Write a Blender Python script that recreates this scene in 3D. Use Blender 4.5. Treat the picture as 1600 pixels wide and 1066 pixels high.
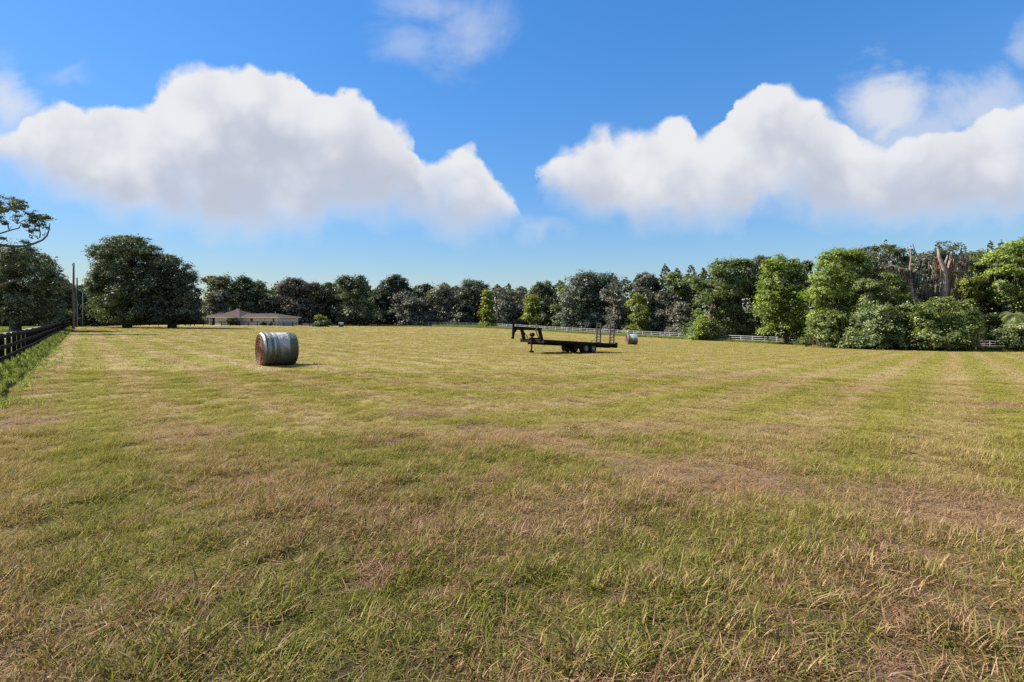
import bpy, math, random
import numpy as np
from mathutils import Vector, Matrix

# ------------------------------------------------------------------ scene, camera, world, sun
for o in list(bpy.data.objects):
    bpy.data.objects.remove(o)
S = bpy.context.scene
COL = S.collection
FPX, HOR, CAMZ = 800.0, 498.0, 2.0          # focal length in photo pixels, horizon row, eye height

cd = bpy.data.cameras.new("camera")
cam = bpy.data.objects.new("camera", cd)
COL.objects.link(cam)
cam.location = (0, 0, CAMZ)
cam.rotation_euler = (math.radians(90), 0, 0)
cd.sensor_width = 36.0
cd.lens = 36.0 * FPX / 1600.0
cd.shift_y = -(533.0 - HOR) / 1600.0
cd.clip_start = 0.05
cd.clip_end = 6000
S.camera = cam

SUN_EL, SUN_AZ = math.radians(41), math.radians(-79)    # azimuth measured from +Y towards +X
SUN_DIR = Vector((math.sin(SUN_AZ) * math.cos(SUN_EL), math.cos(SUN_AZ) * math.cos(SUN_EL), math.sin(SUN_EL)))
sd = bpy.data.lights.new("sun", 'SUN')
sd.energy = 5.0
sd.angle = math.radians(0.53)
sd.color = (1.0, 0.93, 0.82)
so = bpy.data.objects.new("sun", sd)
COL.objects.link(so)
so.rotation_euler = (-SUN_DIR).to_track_quat('-Z', 'Y').to_euler()
so.location = (-60, 20, 60)

SKY_STRENGTH, EXPO = 0.10, 1.0
S.view_settings.view_transform = 'Standard'
S.view_settings.look = 'None'
S.view_settings.exposure = EXPO
S.view_settings.gamma = 1.0
S.view_settings.use_curve_mapping = False
S.render.engine = 'CYCLES'
S.cycles.max_bounces = 6
S.cycles.diffuse_bounces = 3
S.cycles.glossy_bounces = 2
S.cycles.transmission_bounces = 4
S.cycles.transparent_max_bounces = 4
S.cycles.use_denoising = False
S.cycles.sample_clamp_indirect = 4.0


class NT:
    """little helper to write node trees"""
    def __init__(self, tree):
        self.t = tree

    def n(self, kind, **kw):
        nd = self.t.nodes.new(kind)
        for k, v in kw.items():
            setattr(nd, k, v)
        return nd

    def put(self, sock, v):
        if isinstance(v, bpy.types.NodeSocket):
            self.t.links.new(v, sock)
        elif v is not None:
            sock.default_value = v

    def m(self, op, a, b=None, c=None, clamp=False):
        nd = self.n('ShaderNodeMath', operation=op, use_clamp=clamp)
        self.put(nd.inputs[0], a)
        self.put(nd.inputs[1], b)
        self.put(nd.inputs[2], c)
        return nd.outputs[0]

    def vm(self, op, a, b=None):
        nd = self.n('ShaderNodeVectorMath', operation=op)
        self.put(nd.inputs[0], a)
        if b is not None:
            if op == 'SCALE':
                self.put(nd.inputs[3], b)
            else:
                self.put(nd.inputs[1], b)
        return nd.outputs[1] if op in ('DOT_PRODUCT', 'LENGTH', 'DISTANCE') else nd.outputs[0]

    def ss(self, x, lo, hi, a=0.0, b=1.0):
        nd = self.n('ShaderNodeMapRange', interpolation_type='SMOOTHSTEP')
        for i, v in enumerate((x, lo, hi, a, b)):
            self.put(nd.inputs[i], v)
        return nd.outputs[0]

    def noise(self, vec, scale, detail=4.0, rough=0.55, dist=0.0, color=False):
        nd = self.n('ShaderNodeTexNoise')
        self.put(nd.inputs['Vector'], vec)
        self.put(nd.inputs['Scale'], scale)
        self.put(nd.inputs['Detail'], detail)
        self.put(nd.inputs['Roughness'], rough)
        self.put(nd.inputs['Distortion'], dist)
        return nd.outputs['Color' if color else 0]

    def mix(self, f, a, b, blend='MIX'):
        nd = self.n('ShaderNodeMix', data_type='RGBA', blend_type=blend)
        self.put(nd.inputs[0], f)
        self.put(nd.inputs[6], (*a, 1) if isinstance(a, tuple) and len(a) == 3 else a)
        self.put(nd.inputs[7], (*b, 1) if isinstance(b, tuple) and len(b) == 3 else b)
        return nd.outputs[2]

    def xyz(self, v):
        nd = self.n('ShaderNodeSeparateXYZ')
        self.put(nd.inputs[0], v)
        return nd.outputs

    def cxyz(self, x, y, z):
        nd = self.n('ShaderNodeCombineXYZ')
        self.put(nd.inputs[0], x)
        self.put(nd.inputs[1], y)
        self.put(nd.inputs[2], z)
        return nd.outputs[0]


# ------------------------------------------------------------------ sky: air plus two banks of cumulus
W = bpy.data.worlds.new("World")
S.world = W
W.use_nodes = True
wt = W.node_tree
wt.nodes.clear()
w = NT(wt)
sky = w.n('ShaderNodeTexSky', sky_type='NISHITA', sun_disc=False)
sky.sun_elevation = SUN_EL
sky.sun_rotation = SUN_AZ
sky.altitude = 0
sky.air_density = 1.0
sky.dust_density = 0.1
sky.ozone_density = 1.6
tc = w.n('ShaderNodeTexCoord').outputs['Generated']
dx, dy, dz = w.xyz(tc)[:3]
hs = w.n('ShaderNodeHueSaturation')
hs.inputs['Saturation'].default_value = 1.34
hs.inputs['Value'].default_value = 1.0
w.put(hs.inputs['Color'], sky.outputs[0])
tinted = w.vm('MULTIPLY', hs.outputs[0], (0.97, 0.98, 1.06))
lum = w.vm('DOT_PRODUCT', tinted, (0.25, 0.6, 0.15))
air = w.vm('SCALE', tinted, w.m('DIVIDE', 1.45, w.m('ADD', 1.0, w.m('MULTIPLY', lum, 0.30))))

ysafe = w.m('MAXIMUM', dy, 0.08)
u = w.m('DIVIDE', dx, ysafe)
v = w.m('DIVIDE', dz, ysafe)
front = w.ss(dy, 0.18, 0.34)
P2 = w.cxyz(u, v, 0.0)
nA = w.noise(P2, 6.0, 6.0, 0.58, color=True)
ax, ay, az = w.xyz(nA)[:3]
vo = w.n('ShaderNodeTexVoronoi', feature='SMOOTH_F1')
w.put(vo.inputs['Vector'], w.vm('ADD', P2, w.vm('SCALE', nA, 0.06)))
vo.inputs['Scale'].default_value = 11.0
vo.inputs['Smoothness'].default_value = 0.5
vo.inputs['Detail'].default_value = 2.0
vo.inputs['Roughness'].default_value = 0.45
puffs = vo.outputs['Distance']
nB = w.noise(P2, 24.0, 5.0, 0.62, color=True)
bx, by, _bz = w.xyz(nB)[:3]
uw = w.m('ADD', u, w.m('ADD', w.m('MULTIPLY', w.m('SUBTRACT', ax, 0.5), 0.075), w.m('MULTIPLY', w.m('SUBTRACT', bx, 0.5), 0.024)))
vw = w.m('ADD', v, w.m('ADD', w.m('ADD', w.m('MULTIPLY', w.m('SUBTRACT', ay, 0.5), 0.036), w.m('MULTIPLY', w.m('SUBTRACT', by, 0.5), 0.024)),
                       w.m('MULTIPLY', w.m('SUBTRACT', puffs, 0.80), 0.042)))
TOP = [(-160, 240), (-90, 215), (-30, 195), (15, 195), (30, 185), (60, 160), (90, 150), (120, 154), (150, 150), (180, 152), (210, 162),
       (235, 154), (247, 128), (265, 108), (290, 93), (320, 88), (350, 99), (370, 103), (400, 95), (440, 108),
       (465, 125), (490, 139), (520, 138), (560, 145), (590, 168), (625, 188), (648, 208), (662, 240), (680, 244),
       (700, 235), (730, 234), (760, 252), (785, 278), (805, 303), (816, 330), (820, 380), (828, 380), (834, 262), (850, 240), (880, 222),
       (910, 206), (935, 182), (950, 186), (965, 202), (985, 201), (1010, 190), (1050, 180), (1075, 186), (1092, 206),
       (1105, 201), (1130, 180), (1150, 156), (1175, 150), (1190, 134), (1215, 126), (1250, 140), (1280, 160),
       (1310, 178), (1335, 204), (1360, 216), (1400, 210), (1440, 200), (1480, 188), (1520, 176), (1560, 160), (1600, 155), (1660, 150),
       (1720, 190), (1790, 260)]
BOT = [(-160, 260), (-60, 262), (0, 268), (60, 284), (120, 306), (180, 330), (250, 350), (330, 362), (400, 371), (460, 371),
       (490, 357), (530, 342), (600, 346), (680, 356), (740, 368), (790, 356), (812, 346), (822, 320), (834, 276), (850, 302),
       (900, 322), (950, 345), (1050, 356), (1120, 361), (1160, 355), (1180, 326), (1230, 322), (1300, 345),
       (1400, 346), (1500, 341), (1600, 322), (1700, 300), (1790, 280)]


def curve(pts, inp):
    nd = w.n('ShaderNodeFloatCurve')
    c = nd.mapping.curves[0]
    q = [((px + 160) / 1950.0, (HOR - py) / 498.0) for px, py in pts]
    c.points[0].location = q[0]
    c.points[1].location = q[-1]
    for a in q[1:-1]:
        c.points.new(*a)
    for p in c.points:
        p.handle_type = 'AUTO_CLAMPED'
    nd.mapping.update()
    w.put(nd.inputs['Value'], inp)
    return w.m('MULTIPLY', nd.outputs[0], 498.0 / FPX)


un = w.m('DIVIDE', w.m('ADD', w.m('MULTIPLY', uw, FPX), 960.0), 1950.0, clamp=True)
Tc, Bc = curve(TOP, un), curve(BOT, un)
inner = w.m('SUBTRACT', Tc, vw)
edge_w = w.m('ADD', 0.012, w.m('MULTIPLY', w.ss(w.noise(P2, 3.0, 3.0), 0.35, 0.75), 0.045))
a_top = w.ss(inner, 0.0, edge_w)
lift = w.m('SUBTRACT', vw, w.m('ADD', Bc, w.m('MULTIPLY', w.m('SUBTRACT', az, 0.5), 0.05)))
a_bot = w.ss(lift, -0.035, 0.06)
veil = w.ss(w.m('ADD', w.noise(w.vm('ADD', P2, (4.1, 2.2, 0.3)), 4.5, 6.0, 0.55), w.m('MULTIPLY', lift, 1.1)), 0.30, 0.62, 0.80, 1.0)
bank = w.m('MULTIPLY', w.m('MULTIPLY', a_top, a_bot), veil)
thin = w.noise(w.cxyz(w.m('MULTIPLY', u, 1.0), w.m('MULTIPLY', v, 1.3), 3.1), 5.5, 7.0, 0.62, 0.6)


def puff(px, py, rx, ry, k, lo=0.42, hi=0.95):
    e = w.vm('LENGTH', w.cxyz(w.m('DIVIDE', w.m('SUBTRACT', uw, (px - 800) / FPX), rx / FPX),
                              w.m('DIVIDE', w.m('SUBTRACT', vw, (HOR - py) / FPX), ry / FPX), 0.0))
    g = w.m('SUBTRACT', 1.0, e)
    return w.m('MULTIPLY', w.ss(w.m('ADD', g, w.m('MULTIPLY', w.m('SUBTRACT', thin, 0.5), 2.1)), lo, hi), k)


extra = None
for a in ((1378, 158, 80, 66, 0.85, -0.25, 0.75), (1440, 205, 170, 60, 0.55, -0.35, 0.9), (1535, 165, 90, 52, 0.6, -0.3, 0.9), (730, 45, 75, 80, 0.5, -0.2, 1.25), (640, 66, 70, 46, 0.34, -0.2, 1.25),
          (672, 2, 100, 44, 0.5, -0.2, 1.25), (2, 150, 52, 74, 0.75, -0.2, 1.0), (100, 118, 60, 18, 0.25, -0.2, 1.1), (848, 356, 66, 30, 0.32, -0.2, 1.0), (1604, 70, 34, 44, 0.4, -0.2, 1.0)):
    p = puff(*a)
    extra = p if extra is None else w.m('MAXIMUM', extra, p)
# the same broken cumulus carries on over the rest of the sky
zs = w.m('MAXIMUM', w.m('ADD', dz, 0.12), 0.1)
PR = w.cxyz(w.m('DIVIDE', dx, zs), w.m('DIVIDE', dy, zs), 0.0)
rest = w.ss(w.noise(PR, 0.9, 7.0, 0.55), 0.48, 0.62)
rest = w.m('MULTIPLY', rest, w.ss(dz, 0.02, 0.12))
alpha_f = w.m('MAXIMUM', bank, extra)
alpha = w.m('ADD', w.m('MULTIPLY', alpha_f, front), w.m('MULTIPLY', rest, w.m('SUBTRACT', 1.0, front)))
rel = w.m('DIVIDE', lift, w.m('MAXIMUM', w.m('SUBTRACT', Tc, Bc), 0.03))
soft = w.noise(w.vm('ADD', P2, (0.35, 0.1, 1.7)), 3.6, 4.0, 0.5)
body = w.m('ADD', rel, w.m('ADD', w.m('MULTIPLY', w.m('SUBTRACT', soft, 0.5), 1.5),
                           w.m('MULTIPLY', w.m('SUBTRACT', 0.75, puffs), 0.75)))
lit = w.m('MAXIMUM', w.ss(body, -0.02, 0.9), w.ss(inner, 0.13, 0.0, 0.0, 0.95))
G = 1.0 / (SKY_STRENGTH * 2 ** EXPO)
white = tuple(c * G for c in (0.84, 0.85, 0.875))
grey = tuple(c * G for c in (0.53, 0.57, 0.67))
lit = w.m('ADD', w.m('MULTIPLY', lit, bank), w.m('MULTIPLY', 0.85, w.m('SUBTRACT', 1.0, bank)))
cloud = w.mix(w.m('MAXIMUM', lit, w.m('MULTIPLY', extra, 0.7)), grey, white)
sky_col = w.mix(w.m('MULTIPLY', alpha, 0.985), air, cloud)
bg = w.n('ShaderNodeBackground')
w.put(bg.inputs['Color'], sky_col)
bg.inputs['Strength'].default_value = SKY_STRENGTH
wo = w.n('ShaderNodeOutputWorld')
wt.links.new(bg.outputs[0], wo.inputs[0])

# ------------------------------------------------------------------ terrain
SAMPLES = np.array([
    (0, 0, 0), (0, 10, 0), (-10, 6, 0), (10, 6, 0), (-20, 20.8, 0), (-30, 5, 0), (0, -30, 0), (-40, -30, 0), (40, -30, -.3), (20, 12, -.25),
    (-10.4, 22.6, -.0), (0, 22, -.12), (1.4, 37.3, -.47), (6, 40, -.68), (8, 43, -.85), (17.3, 74, -1.8), (22, 26, -.65),
    (40, 46, -1.5), (-55, 190, -.1), (-9, 175, -.9), (17, 140, -1.94), (43, 115, -2.89), (61.5, 92, -3.2), (64, 80, -3.0),
    (75, 75, -2.8), (100, 90, -3.0), (80, 140, -3.2), (40, 180, -2.0), (-54.7, 164, -.5), (-75, 150, 0.1), (-60, 75, 0), (-40, 60, -.05),
    (-20, 80, -.6), (-40, 110, -.3), (-30, 140, -.7), (-120, 140, -.1), (-90, 110, 0), (-80, 70, 0), (-60, 40, 0), (-120, 220, 0), (0, 240, -1.0), (60, 50, -2.0),
    (90, 40, -1.6), (120, 0, -1.0), (-120, 0, 0), (-150, 80, 0), (0, -120, 0), (150, 120, -3.0), (150, 200, -3.0), (-160, 200, 0)], float)


def _rbf():
    X = SAMPLES[:, :2]
    D = np.sqrt(((X[:, None] - X[None]) ** 2).sum(-1))
    n = len(X)
    A = np.zeros((n + 3, n + 3))
    A[:n, :n] = D + np.eye(n) * -4.0
    A[:n, n] = 1
    A[:n, n + 1:] = X
    A[n, :n] = 1
    A[n + 1:, :n] = X.T
    b = np.zeros(n + 3)
    b[:n] = SAMPLES[:, 2]
    return np.linalg.solve(A, b)


_WT = _rbf()


def terr(x, y):
    x = np.asarray(x, float)
    y = np.asarray(y, float)
    r = np.sqrt(x * x + y * y) + 1e-9
    k = np.minimum(1, 230 / r)
    xc, yc = x * k, y * k
    z = _WT[-3] + _WT[-2] * xc + _WT[-1] * yc
    for (sx, sy, _), c in zip(SAMPLES, _WT[:-3]):
        z = z + c * np.sqrt((xc - sx) ** 2 + (yc - sy) ** 2 + 9.0)
    near = np.clip((26 - r) / 12, 0, 1)
    z = z - OFFZ * np.clip((60 - r) / 60, 0, 1) if OFFZ is not None else z
    bump = 0.026 * np.sin(x * 2.1 + 1.3 * np.sin(y * 1.7)) + 0.014 * np.sin(y * 3.3 + x * 1.1) + 0.012 * np.sin(x * 5.1 - y * 4.3)
    return z + bump * np.clip((70 - r) / 40, 0, 1)


OFFZ = None
OFFZ = float(terr(0, 4))


def T(x, y):
    return float(terr(x, y))


def P(px, py, d):
    """photo pixel at depth d (metres along +Y) -> point in the place"""
    return Vector(((px - 800) / FPX * d, d, CAMZ - (py - HOR) / FPX * d))


# ------------------------------------------------------------------ object helpers
def tag(o, label=None, cat=None, group=None, kind=None):
    if label: o['label'] = label
    if cat: o['category'] = cat
    if group: o['group'] = group
    if kind: o['kind'] = kind
    return o


def empty(name, loc, rot=(0, 0, 0)):
    o = bpy.data.objects.new(name, None)
    o.location = loc
    o.rotation_euler = rot
    o.empty_display_size = 0.3
    COL.objects.link(o)
    return o


class MB:
    """collects shapes, then links them as one mesh object"""
    def __init__(self):
        self.v, self.f = [], []

    def add(self, vs, fs):
        o = len(self.v)
        self.v += [tuple(p) for p in vs]
        self.f += [tuple(i + o for i in f) for f in fs]
        return self

    def box(self, x0, x1, y0, y1, z0, z1, M=None):
        vs = [Vector(p) for p in ((x0, y0, z0), (x1, y0, z0), (x1, y1, z0), (x0, y1, z0), (x0, y0, z1), (x1, y0, z1), (x1, y1, z1), (x0, y1, z1))]
        if M is not None: vs = [M @ p for p in vs]
        return self.add(vs, [(0, 3, 2, 1), (4, 5, 6, 7), (0, 1, 5, 4), (1, 2, 6, 5), (2, 3, 7, 6), (3, 0, 4, 7)])

    def prism(self, poly, axis, a, b):
        """polygon (two coordinates) swept along an axis"""
        n = len(poly)
        def pt(p, t):
            return {'x': (t, p[0], p[1]), 'y': (p[0], t, p[1]), 'z': (p[0], p[1], t)}[axis]
        vs = [pt(p, a) for p in poly] + [pt(p, b) for p in poly]
        fs = [tuple(range(n))[::-1], tuple(range(n, 2 * n))] + [(i, (i + 1) % n, n + (i + 1) % n, n + i) for i in range(n)]
        return self.add(vs, fs)

    def bar(self, p, q, w_, h_):
        p, q = Vector(p), Vector(q)
        d = (q - p)
        L = d.length
        M = Matrix.Translation(p) @ d.to_track_quat('X', 'Z').to_matrix().to_4x4()
        return self.box(0, L, -w_ / 2, w_ / 2, -h_ / 2, h_ / 2, M)

    def tube(self, pts, rad, n=8, cap=True):
        pts = [Vector(p) for p in pts]
        if not hasattr(rad, '__len__'): rad = [rad] * len(pts)
        rings = []
        o = len(self.v)
        for i, p in enumerate(pts):
            t = (pts[min(i + 1, len(pts) - 1)] - pts[max(i - 1, 0)])
            if t.length < 1e-9: t = Vector((0, 0, 1))
            t.normalize()
            a = t.cross(Vector((0.31, 0.95, 0.05)))
            if a.length < 1e-3: a = t.cross(Vector((1, 0, 0)))
            a.normalize()
            b = t.cross(a)
            for k in range(n):
                c = 2 * math.pi * k / n
                self.v.append(tuple(p + (a * math.cos(c) + b * math.sin(c)) * rad[i]))
        for i in range(len(pts) - 1):
            for k in range(n):
                k2 = (k + 1) % n
                self.f.append((o + i * n + k, o + i * n + k2, o + (i + 1) * n + k2, o + (i + 1) * n + k))
        if cap:
            self.f.append(tuple(o + k for k in range(n))[::-1])
            self.f.append(tuple(o + (len(pts) - 1) * n + k for k in range(n)))
        return self

    def lathe(self, prof, axis='x', n=24, c=(0, 0, 0)):
        """profile of (along, radius) about an axis"""
        o = len(self.v)
        for a, r in prof:
            for k in range(n):
                t = 2 * math.pi * k / n
                p = {'x': (a, r * math.cos(t), r * math.sin(t)), 'y': (r * math.cos(t), a, r * math.sin(t)), 'z': (r * math.cos(t), r * math.sin(t), a)}[axis]
                self.v.append((p[0] + c[0], p[1] + c[1], p[2] + c[2]))
        for i in range(len(prof) - 1):
            for k in range(n):
                k2 = (k + 1) % n
                self.f.append((o + i * n + k, o + i * n + k2, o + (i + 1) * n + k2, o + (i + 1) * n + k))
        return self

    def mesh(self, name, mat, smooth=False):
        me = bpy.data.meshes.new(name)
        me.from_pydata(self.v, [], self.f)
        if mat: me.materials.append(mat)
        if smooth: me.polygons.foreach_set('use_smooth', [True] * len(me.polygons))
        me.update()
        return me

    def build(self, name, mat, parent=None, smooth=False):
        return link(name, self.mesh(name, mat, smooth), parent)


def link(name, me, parent=None, loc=None, rot=None):
    o = bpy.data.objects.new(name, me)
    if parent: o.parent = parent
    if loc is not None: o.location = loc
    if rot is not None: o.rotation_euler = rot
    COL.objects.link(o)
    return o


def np_mesh(name, V, F, mat, smooth=False, attrs=None):
    """quads (n,4) or tris (n,3) from numpy, with float attributes on the points"""
    me = bpy.data.meshes.new(name)
    nv, (nf, k) = len(V), F.shape
    me.vertices.add(nv)
    me.vertices.foreach_set('co', np.ascontiguousarray(V, np.float32).ravel())
    me.loops.add(nf * k)
    me.loops.foreach_set('vertex_index', np.ascontiguousarray(F, np.int32).ravel())
    me.polygons.add(nf)
    me.polygons.foreach_set('loop_start', np.arange(0, nf * k, k, dtype=np.int32))
    me.polygons.foreach_set('loop_total', np.full(nf, k, np.int32))
    if smooth: me.polygons.foreach_set('use_smooth', np.ones(nf, bool))
    if mat: me.materials.append(mat)
    for a, val in (attrs or {}).items():
        at = me.attributes.new(a, 'FLOAT', 'POINT')
        at.data.foreach_set('value', np.ascontiguousarray(val, np.float32))
    me.update(calc_edges=True)
    return me


# ------------------------------------------------------------------ materials
def mat(name, build):
    m = bpy.data.materials.new(name)
    m.use_nodes = True
    m.node_tree.nodes.clear()
    t = NT(m.node_tree)
    out = t.n('ShaderNodeOutputMaterial')
    m.node_tree.links.new(build(t), out.inputs['Surface'])
    return m


def principled(t, col, rough=0.6, metal=0.0, bump=None, spec=0.4):
    b = t.n('ShaderNodeBsdfPrincipled')
    t.put(b.inputs['Base Color'], (*col, 1) if isinstance(col, tuple) and len(col) == 3 else col)
    t.put(b.inputs['Roughness'], rough)
    t.put(b.inputs['Metallic'], metal)
    t.put(b.inputs['Specular IOR Level'], spec if rough is not None and (not isinstance(rough, float) or rough < .7) else .12)
    if bump is not None:
        bp = t.n('ShaderNodeBump')
        bp.inputs['Strength'].default_value = bump[1]
        bp.inputs['Distance'].default_value = bump[2]
        t.put(bp.inputs['Height'], bump[0])
        t.put(b.inputs['Normal'], bp.outputs[0])
    return b.outputs[0]


def worn(name, base, alt, scale=4.0, rough=0.6, metal=0.0, bump=0.15, dist=0.01, lo=0.4, hi=0.7):
    def f(t):
        co = t.n('ShaderNodeTexCoord').outputs['Object']
        nz = t.noise(co, scale, 6.0, 0.6)
        c = t.mix(t.ss(nz, lo, hi), base, alt)
        return principled(t, c, rough, metal, (t.noise(co, scale * 6, 4.0), bump, dist))
    return mat(name, f)


def leaf_mat(name, base, alt, trans=0.3, gloss=0.025):
    def f(t):
        a = t.n('ShaderNodeAttribute', attribute_name='tint').outputs['Fac']
        r = t.n('ShaderNodeAttribute', attribute_name='rnd').outputs['Fac']
        c = t.mix(a, base, alt)
        c = t.mix(1.0, c, t.n('ShaderNodeCombineColor').outputs[0], 'MIX') if False else c
        k = t.m('ADD', 0.55, t.m('MULTIPLY', r, 0.9))
        c = t.vm('SCALE', c, k)
        d = t.n('ShaderNodeBsdfDiffuse')
        t.put(d.inputs[0], c)
        tr = t.n('ShaderNodeBsdfTranslucent')
        t.put(tr.inputs[0], t.vm('MULTIPLY', c, (1.15, 1.25, 0.6)))
        mx = t.n('ShaderNodeMixShader')
        mx.inputs[0].default_value = trans
        t.t.links.new(d.outputs[0], mx.inputs[1])
        t.t.links.new(tr.outputs[0], mx.inputs[2])
        g = t.n('ShaderNodeBsdfGlossy')
        g.inputs['Roughness'].default_value = 0.45
        g.inputs['Color'].default_value = (0.8, 0.85, 0.9, 1)
        m2 = t.n('ShaderNodeMixShader')
        m2.inputs[0].default_value = gloss
        t.t.links.new(mx.outputs[0], m2.inputs[1])
        t.t.links.new(g.outputs[0], m2.inputs[2])
        return m2.outputs[0]
    return mat(name, f)


L = {
    'dark': leaf_mat('leaf_dark_oak', (0.035, 0.048, 0.026), (0.113, 0.126, 0.073), 0.22),
    'oak': leaf_mat('leaf_oak', (0.054, 0.074, 0.033), (0.213, 0.227, 0.121), 0.25),
    'olive': leaf_mat('leaf_olive', (0.075, 0.085, 0.034), (0.230, 0.218, 0.103), 0.28),
    'grey': leaf_mat('leaf_grey_willow', (0.091, 0.095, 0.075), (0.261, 0.249, 0.206), 0.25),
    'brown': leaf_mat('leaf_mossy_brown', (0.070, 0.066, 0.050), (0.180, 0.160, 0.125), 0.22),
    'mid': leaf_mat('leaf_mid_green', (0.078, 0.111, 0.040), (0.265, 0.303, 0.117), 0.30),
    'bright': leaf_mat('leaf_bright_green', (0.102, 0.149, 0.035), (0.336, 0.406, 0.090), 0.36),
    'yellow': leaf_mat('leaf_yellow_green', (0.130, 0.165, 0.028), (0.270, 0.280, 0.050), 0.38),
    'blue': leaf_mat('leaf_blue_green', (0.053, 0.072, 0.049), (0.173, 0.193, 0.138), 0.25),
    'shrub': leaf_mat('leaf_shrub', (0.078, 0.108, 0.030), (0.285, 0.320, 0.095), 0.32),
    'palm': leaf_mat('leaf_palm', (0.132, 0.165, 0.055), (0.264, 0.275, 0.121), 0.35),
    'moss': leaf_mat('spanish_moss', (0.130, 0.115, 0.090), (0.250, 0.225, 0.180), 0.30, 0.02),
    'vine': leaf_mat('dead_vine', (0.200, 0.120, 0.090), (0.400, 0.270, 0.205), 0.15, 0.02),
}
BARK = worn('bark', (0.075, 0.060, 0.048), (0.150, 0.125, 0.105), 3.0, 0.9, 0, 0.6, 0.05)
BARK_DEAD = worn('dead_bark', (0.240, 0.185, 0.155), (0.420, 0.340, 0.290), 2.2, 0.9, 0, 0.6, 0.05)
BARK_PALE = worn('pale_bark', (0.22, 0.19, 0.16), (0.36, 0.32, 0.28), 3.0, 0.9, 0, 0.5, 0.04)

# field layout: the two long sides of the mown field and its far side
FB0 = np.array((-20.8, 20.8))
FBD = np.array((-0.641, 0.767))
FBD = FBD / np.linalg.norm(FBD)
PATCHES = [(-1.9, 11.0, 1.1, 0.8, 1.1), (-5.6, 9.0, 1.2, 1.0, 0.6), (-9.6, 10.2, 0.9, 1.0, 0.8), (12.6, 12.7, 1.5, 0.9, 1.0),
           (8.2, 21.0, 5.0, 2.2, 0.55), (10.0, 16.5, 3.5, 1.0, 0.6), (-11.5, 24.2, 1.6, 0.7, 0.5),
           (3.4, 9.6, 2.4, 0.7, 0.6), (-13, 31, 4.0, 1.0, 0.4)]
ROWS = [((-0.6, 9.6), (2.1, 6.9), 0.6, 0.6), ((2.1, 6.9), (7.4, 4.4), 0.85, 0.72)]


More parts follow.
